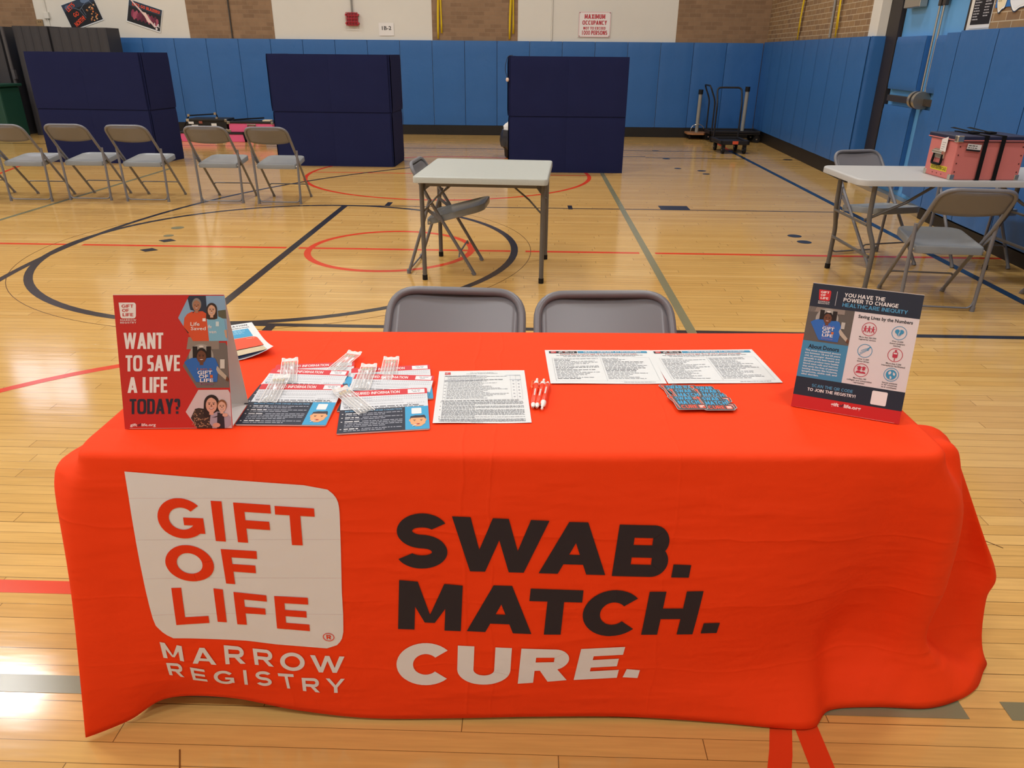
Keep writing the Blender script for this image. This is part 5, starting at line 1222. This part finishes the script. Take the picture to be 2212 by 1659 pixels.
sheet('flyer', 'flyer with blue and orange boxes, half hidden behind the red tent sign', 'leaflet', (.282, -4.147, TZ), 31, W, H, s, A4(W, H), None, lambda x, y: .0013 + .022 * max(0, (x / W - .55) / .45) ** 2 * max(0, 1 - y / H / .6) ** 2)

# ---- swab kits: envelope with open flap, and a clear packet of swabs in each
FILM = bpy.data.materials.new('clear_film'); FILM.use_nodes = True
nt = FILM.node_tree; pb = nt.nodes['Principled BSDF']; pb.inputs['Base Color'].default_value = (.9, .9, .9, 1); pb.inputs['Roughness'].default_value = .12; pb.inputs['Specular IOR Level'].default_value = 1.0
tr_ = N(nt, 'ShaderNodeBsdfTransparent'); ms = N(nt, 'ShaderNodeMixShader'); ms.inputs[0].default_value = .34; nt.links.new(tr_.outputs[0], ms.inputs[1]); nt.links.new(pb.outputs[0], ms.inputs[2]); nt.links.new(ms.outputs[0], nt.nodes['Material Output'].inputs[0])
SEALM = mat('frosted_seal', '#e3dedb', .4, .5); STICK = mat('white_swab_stick', '#eae8e4', .5); TIP = mat('cream_swab_tip', '#cdbfa4', .8, .2)
KW, KB, KF = .189, .099, .083
def kit(label, loc, rz, seed, tl):
    random.seed(seed); t = thing('swab_kit', label, 'envelope', loc, rz, 'swab kit envelopes'); t.rotation_euler = (R(tl), 0, R(rz))
    b = MB(); b.prism(rrect(0, 0, KW, KB, .003, 2), .0002, .0028)
    s = Sheet(.00016); Q = lambda x, y, z: (x / 1000 * KW, y / 520 * KB, z + .0029)
    s.rect(0, 0, 1000, 520, NVY, 1); s.rect(735, 0, 1000, 520, '#3a9ccb', 2)
    s.caps('INSTRUCTIONS FOR SWAB COLLECTION', 60, 462, 30, '#6fa6cb', w=640, L=2)
    y = 410
    for n in (2, 2, 4, 2):
        s.bars(28, y, 45, 14, WH, 2); s.bars(70, y, 250, 18, '#e6e4e6', 2)
        for i in range(n): s.bars(70 if i else 262, y, 705, 14, '#a3a6b2', 2, 1 if i < n - 1 else .7); y -= 36
        y -= 16
    s.poly(rrect(808, 345, 920, 480, 12), WH, 3)
    s.poly([(775, 200), (790, 240), (800, 120), (850, 60), (900, 60), (950, 120), (960, 235), (975, 205), (955, 150), (795, 150)], '#d99a6c', 3); s.poly([(795, 120), (850, 60), (905, 60), (955, 120), (958, 250), (800, 250)], '#e0a474', 4)
    s.poly([(788, 215), (795, 285), (850, 305), (900, 300), (950, 310), (965, 260), (962, 215), (945, 252), (800, 250)], '#332f38', 5)
    for d in (-38, 38): s.rect(875 + d - 16, 200, 875 + d + 16, 206, '#4a3025', 6); s.disc(875 + d, 185, 9, 6, '#3a2a22', 6, 10)
    s.disc(872, 112, 24, 12, '#b3372f', 6, 14); s.poly([(860, 110), (868, 104), (815, 62), (808, 70)], WH, 7)
    s.b.v = [Q(*p) for p in s.b.v]; mi = s.mi(PAPER); n0 = len(s.b.v)
    s.b.v += b.v; s.b.f += [[n0 + i for i in f] for f in b.f]; s.b.m += [mi] * len(b.f)
    s.build('pocket', t)
    s = Sheet(.00016); Q = lambda x, y, z: (x / 1000 * KW, KB + y / 436 * KF, z + .0012 + .0035 * (y / 436.) ** 2)
    R1 = [(1000 - 25 + 25 * math.cos(R(a)), 411 + 25 * math.sin(R(a))) for a in (0, 30, 60, 90)] + [(25 + 25 * math.cos(R(a)), 411 + 25 * math.sin(R(a))) for a in (90, 120, 150, 180)]
    s.poly([(0, 310), (1000, 310)] + R1, '#d0333a', 2); [s.poly([(0, -40 + 35 * i), (1000, -40 + 35 * i), (1000, -5 + 35 * i), (0, -5 + 35 * i)], '#d6d9de', 1) for i in range(10)]
    s.caps('REQUIRED INFORMATION', 85, 345, 58, WH, w=590, L=3); s.rect(770, 326, 970, 418, '#e2e4e8', 3); s.bars(815, 384, 930, 15, GT, 4); s.bars(830, 352, 910, 15, GT, 4)
    for y, x0, x1 in ((268, 25, 970), (212, 25, 970), (158, 25, 300), (105, 760, 970), (105, 25, 300)):
        s.rect(x0, y - 3, x1, y - 1, '#9aa0aa', 2)
        x = x0
        while x <= x1: s.rect(x, y - 3, x + 4, y + 22, '#a7acb5', 2); x += 27
        s.bars(x0, y - 18, x0 + (x1 - x0) * .35, 9, GT, 2)
    s.bars(320, 180, 720, 8, GT, 2); s.bars(320, 120, 720, 8, GT, 2); s.bars(40, 52, 960, 18, '#4b4b52', 2, .95); s.bars(300, 22, 960, 14, '#5b5b60', 2)
    s.b.v = [Q(*p) for p in s.b.v]
    s.build('flap', t); return t
def packet(label, loc, rz, z0, tl):
    t = thing('swab_packet', label, 'swab packet', loc, rz, 'clear swab packets'); t.rotation_euler = (R(tl), 0, R(rz))
    w, L = .036, .122; b = MB(); nx, ny = 8, 12; vs = []
    for j in range(ny + 1):
        for i in range(nx + 1):
            u, v = i / nx, j / ny; x = (u - .5) * w + .0015 * math.sin(9 * v + z0 * 50) ; zz = .0060 * (math.sin(math.pi * u) ** .7) * min(1, (1 - v) * 6, v * 6 + .2) + .0012 * math.sin(u * 11 + v * 7) * math.sin(math.pi * u)
            vs.append((x, v * L, zz + .0004))
    fs = [(j * (nx + 1) + i, j * (nx + 1) + i + 1, (j + 1) * (nx + 1) + i + 1, (j + 1) * (nx + 1) + i) for j in range(ny) for i in range(nx)]
    b.add(vs, fs).build('pouch', FILM, t, smooth=True)
    e = MB(); n = 18; vs = []
    for i in range(n + 1): x = (i / n - .5) * (w + .003); vs += [(x, L - .003, .001), (x, L + .008 + .0012 * (i % 2), .003 + .0012 * math.sin(i * .9) + .005 * abs(i / n - .5))]
    e.add(vs, [(2 * i, 2 * i + 2, 2 * i + 3, 2 * i + 1) for i in range(n)])
    for sx in (-1, 1): e.add([(sx * w / 2, 0, .0008), (sx * (w / 2 + .002), 0, .0012), (sx * (w / 2 + .002), L, .0012), (sx * w / 2, L, .0008)], [(0, 1, 2, 3)])
    e.build('sealed_edge', SEALM, t)
    for i in range(4):
        x = (i - 1.5) * .0072; g = MB().tube([(x, .004, .0022), (x * .95, .10, .0026)], .0012, 6).build('swab', STICK, t, smooth=True)
        MB().lathe([(.0004, 0), (.0026, .003), (.003, .008), (.0024, .013), (.0004, .016)], 8, 0, Matrix.Translation((x * .95, .094, .0032)) @ Matrix.Rotation(R(-90), 4, 'X')).build('swab_tip', TIP, g, smooth=True)
    return t
KITS = [
    ('D', (.530, -4.305), 9.0, 'rearmost swab kit envelope of the pile nearer the red tent sign', (.135, .117, -24), 'clear swab packet slanting across the rear envelope by the red tent sign'),
    ('C', (.496, -4.3335), -1.8, 'middle swab kit envelope of the pile nearer the red tent sign', (.062, .108, 16), 'clear swab packet on the middle envelope by the red tent sign'),
    ('A', (.512, -4.4285), 1.3, 'front swab kit envelope beside the red tent sign, instructions showing', (.040, .092, 2), 'clear swab packet on the front envelope by the red tent sign'),
    ('F', (.722, -4.317), 10.0, 'rearmost swab kit envelope of the pile nearer the consent form', (.085, .100, -5), 'clear upright swab packet on the rear envelope by the consent form'),
    ('E', (.707, -4.357), -.5, 'middle swab kit envelope of the pile nearer the consent form', (.030, .100, 3), 'clear swab packet on the middle envelope by the consent form'),
    ('B', (.7325, -4.4605), 9.4, 'front swab kit envelope nearer the consent form, set at an angle', (.058, .080, 30), 'clear swab packet lying slantwise on the front envelope by the consent form'),
]
for i, (k, (x, y), rz, lb, (u, v, pr), lp) in enumerate(KITS):
    tl = {0: 1.5, 1: 2.1, 2: 2.7}[i % 3]; kit(lb, (x, y, TZ), rz, 11 + i, tl)
    T = Matrix.Translation((x, y, TZ)) @ Matrix.Rotation(R(rz), 4, 'Z') @ Matrix.Rotation(R(tl), 4, 'X'); p = T @ Vector((u, v, .0042 if k != 'x' else 0))
    packet(lp, p, rz + pr, i, tl + .6)
random.seed(5)

# ---- pens
PENO = mat('orange_pen_plastic', '#f0421c', .3, .5); PENW = mat('white_pen_plastic', '#ece6e2', .3, .5); PENC = mat('clear_orange_clip', '#f2683c', .2, .6); HOLE = mat('dark_tip_hole', '#2a1a16', .6)
def pen(label, a, b, clip=1):
    a, b = Vector((*a, 0)), Vector((*b, 0)); L = (b - a).length; an = math.degrees(math.atan2(b.y - a.y, b.x - a.x))
    t = thing('pen', label, 'pen', (a.x, a.y, TZ), an, 'orange promotional pens'); z = .0068
    TX = Matrix.Translation((0, 0, z)) @ Matrix.Rotation(R(90), 4, 'Y')
    MB().lathe([(.003, .028), (.0066, .034), (.0064, .06), (.0054, .078), (.0060, .095), (.0066, .112), (.0060, L - .016), (.0050, L - .014)], 16, 0, TX).build('barrel', PENO, t, smooth=True)
    MB().lathe([(.0022, .011), (.0062, .022), (.0067, .033), (.0066, .036), (.003, .037)], 16, 0, TX).build('collar', PENW, t, smooth=True)
    MB().lathe([(.0006, 0), (.0026, .001), (.0032, .004), (.0022, .0075), (.0020, .012)], 12, 0, TX).build('push_button', PENW, t, smooth=True)
    g = MB().lathe([(.0052, L - .0155), (.0050, L - .010), (.0024, L), (.0012, L + .0002)], 14, 0, TX).build('tip', PENW, t, smooth=True)
    MB().lathe([(.0011, L), (.0011, L + .0006)], 8, 0, TX).build('tip_hole', HOLE, g)
    MB().tube(fillet([(.020, clip * .0045, z + .003), (.022, clip * .0105, z + .003), (.050, clip * .0102, z + .002), (.058, clip * .0065, z + .002)], .006, 4), .0020, 6, rz=.0026).build('clip', PENC, t, smooth=True)
    m = MB()
    for i in range(6): m.box(.070 + i * .006, -.0016, z + .0056, .074 + i * .006, .0016, z + .0068)
    m.build('print', PENW, t); return t
pen('orange and white pen lying nearest the consent form', (1.142, -4.174), (1.132, -4.327), -1)
pen('orange and white pen in the middle of the three', (1.158, -4.176), (1.1405, -4.328), -1)
pen('orange and white pen turned the other way, farthest from the consent form', (1.1515, -4.337), (1.1670, -4.192), 1)

# ---- stickers
STB = mat('black_sticker', '#2b2d33', .4, .45); STW = mat('sticker_edge', '#b9b9bb', .5)
def sticker(label, x, y, rz, k):
    s = Sheet(.00012); o = [(2, 66), (7, 70), (14, 69), (19, 66), (54, 66), (57, 63), (58, 49), (65, 48), (67, 45), (67, 25), (73, 24), (75, 21), (75, 3), (72, 0), (12, 0), (9, 3), (9, 40), (4, 58)]
    c = (38, 33); big = [(c[0] + (a - c[0]) * 1.035, c[1] + (b - c[1]) * 1.035) for a, b in o]
    s.poly(o, STB, 2)
    s.disc(8.5, 62, 4.2, 5, '#e2553a', 3, 14); s.poly([(7.6, 58), (9.6, 58), (14.6, 6), (12.6, 6)], '#e2553a', 3); s.poly([(10.4, 58), (11.3, 58), (16.3, 6), (15.4, 6)], '#d9d4d2', 3)
    s.caps('SWAB', 17, 47.5, 16, '#37a3d6', w=36, L=3, wx=.24, wy=.2); s.caps('MATCH', 18, 25.5, 18, '#37a3d6', w=47, L=3, wx=.24, wy=.2); s.caps('CURE', 19, 4.5, 16.5, '#e2553a', w=36, L=3, wx=.24, wy=.2)
    s.rect(58, 4, 72, 20, '#e2553a', 3); s.bars(60, 13, 71, 4, '#efd8d2', 4); s.bars(60, 7, 70, 4, '#efd8d2', 4)
    s.b.v = [(a / 1000, b / 1000, z + .0004) for a, b, z in s.b.v]; mi = s.mi(STW); s.b.prism([(a / 1000, b / 1000) for a, b in big], 0, .0004, mi)
    ob = s.build('sticker'); ob.location = (x, y, TZ + .0002 + .00095 * k); ob.rotation_euler = (0, 0, R(rz))
    return tag(ob, label, 'sticker', 'slogan stickers')
for k, (x, y, rz, lb) in enumerate((
    (1.462, -4.249, 4, 'black slogan sticker at the very back of the pile, mostly covered'),
    (1.499, -4.254, 2, 'black slogan sticker at the back of the pile, towards the navy tent sign'),
    (1.432, -4.256, 5, 'black slogan sticker sticking out of the pile towards the pens'),
    (1.503, -4.275, 1, 'black slogan sticker just behind the front one by the navy tent sign'),
    (1.506, -4.313, 4, 'black slogan sticker showing only a thin edge beyond the pile'),
    (1.447, -4.282, 4, 'black slogan sticker in the middle of the pile, behind the frontmost'),
    (1.499, -4.324, 3, 'black slogan sticker in front on the side towards the navy tent sign'),
    (1.440, -4.326, 5, 'frontmost black slogan sticker, wholly visible'))):
    sticker(lb, x, y, rz, k)
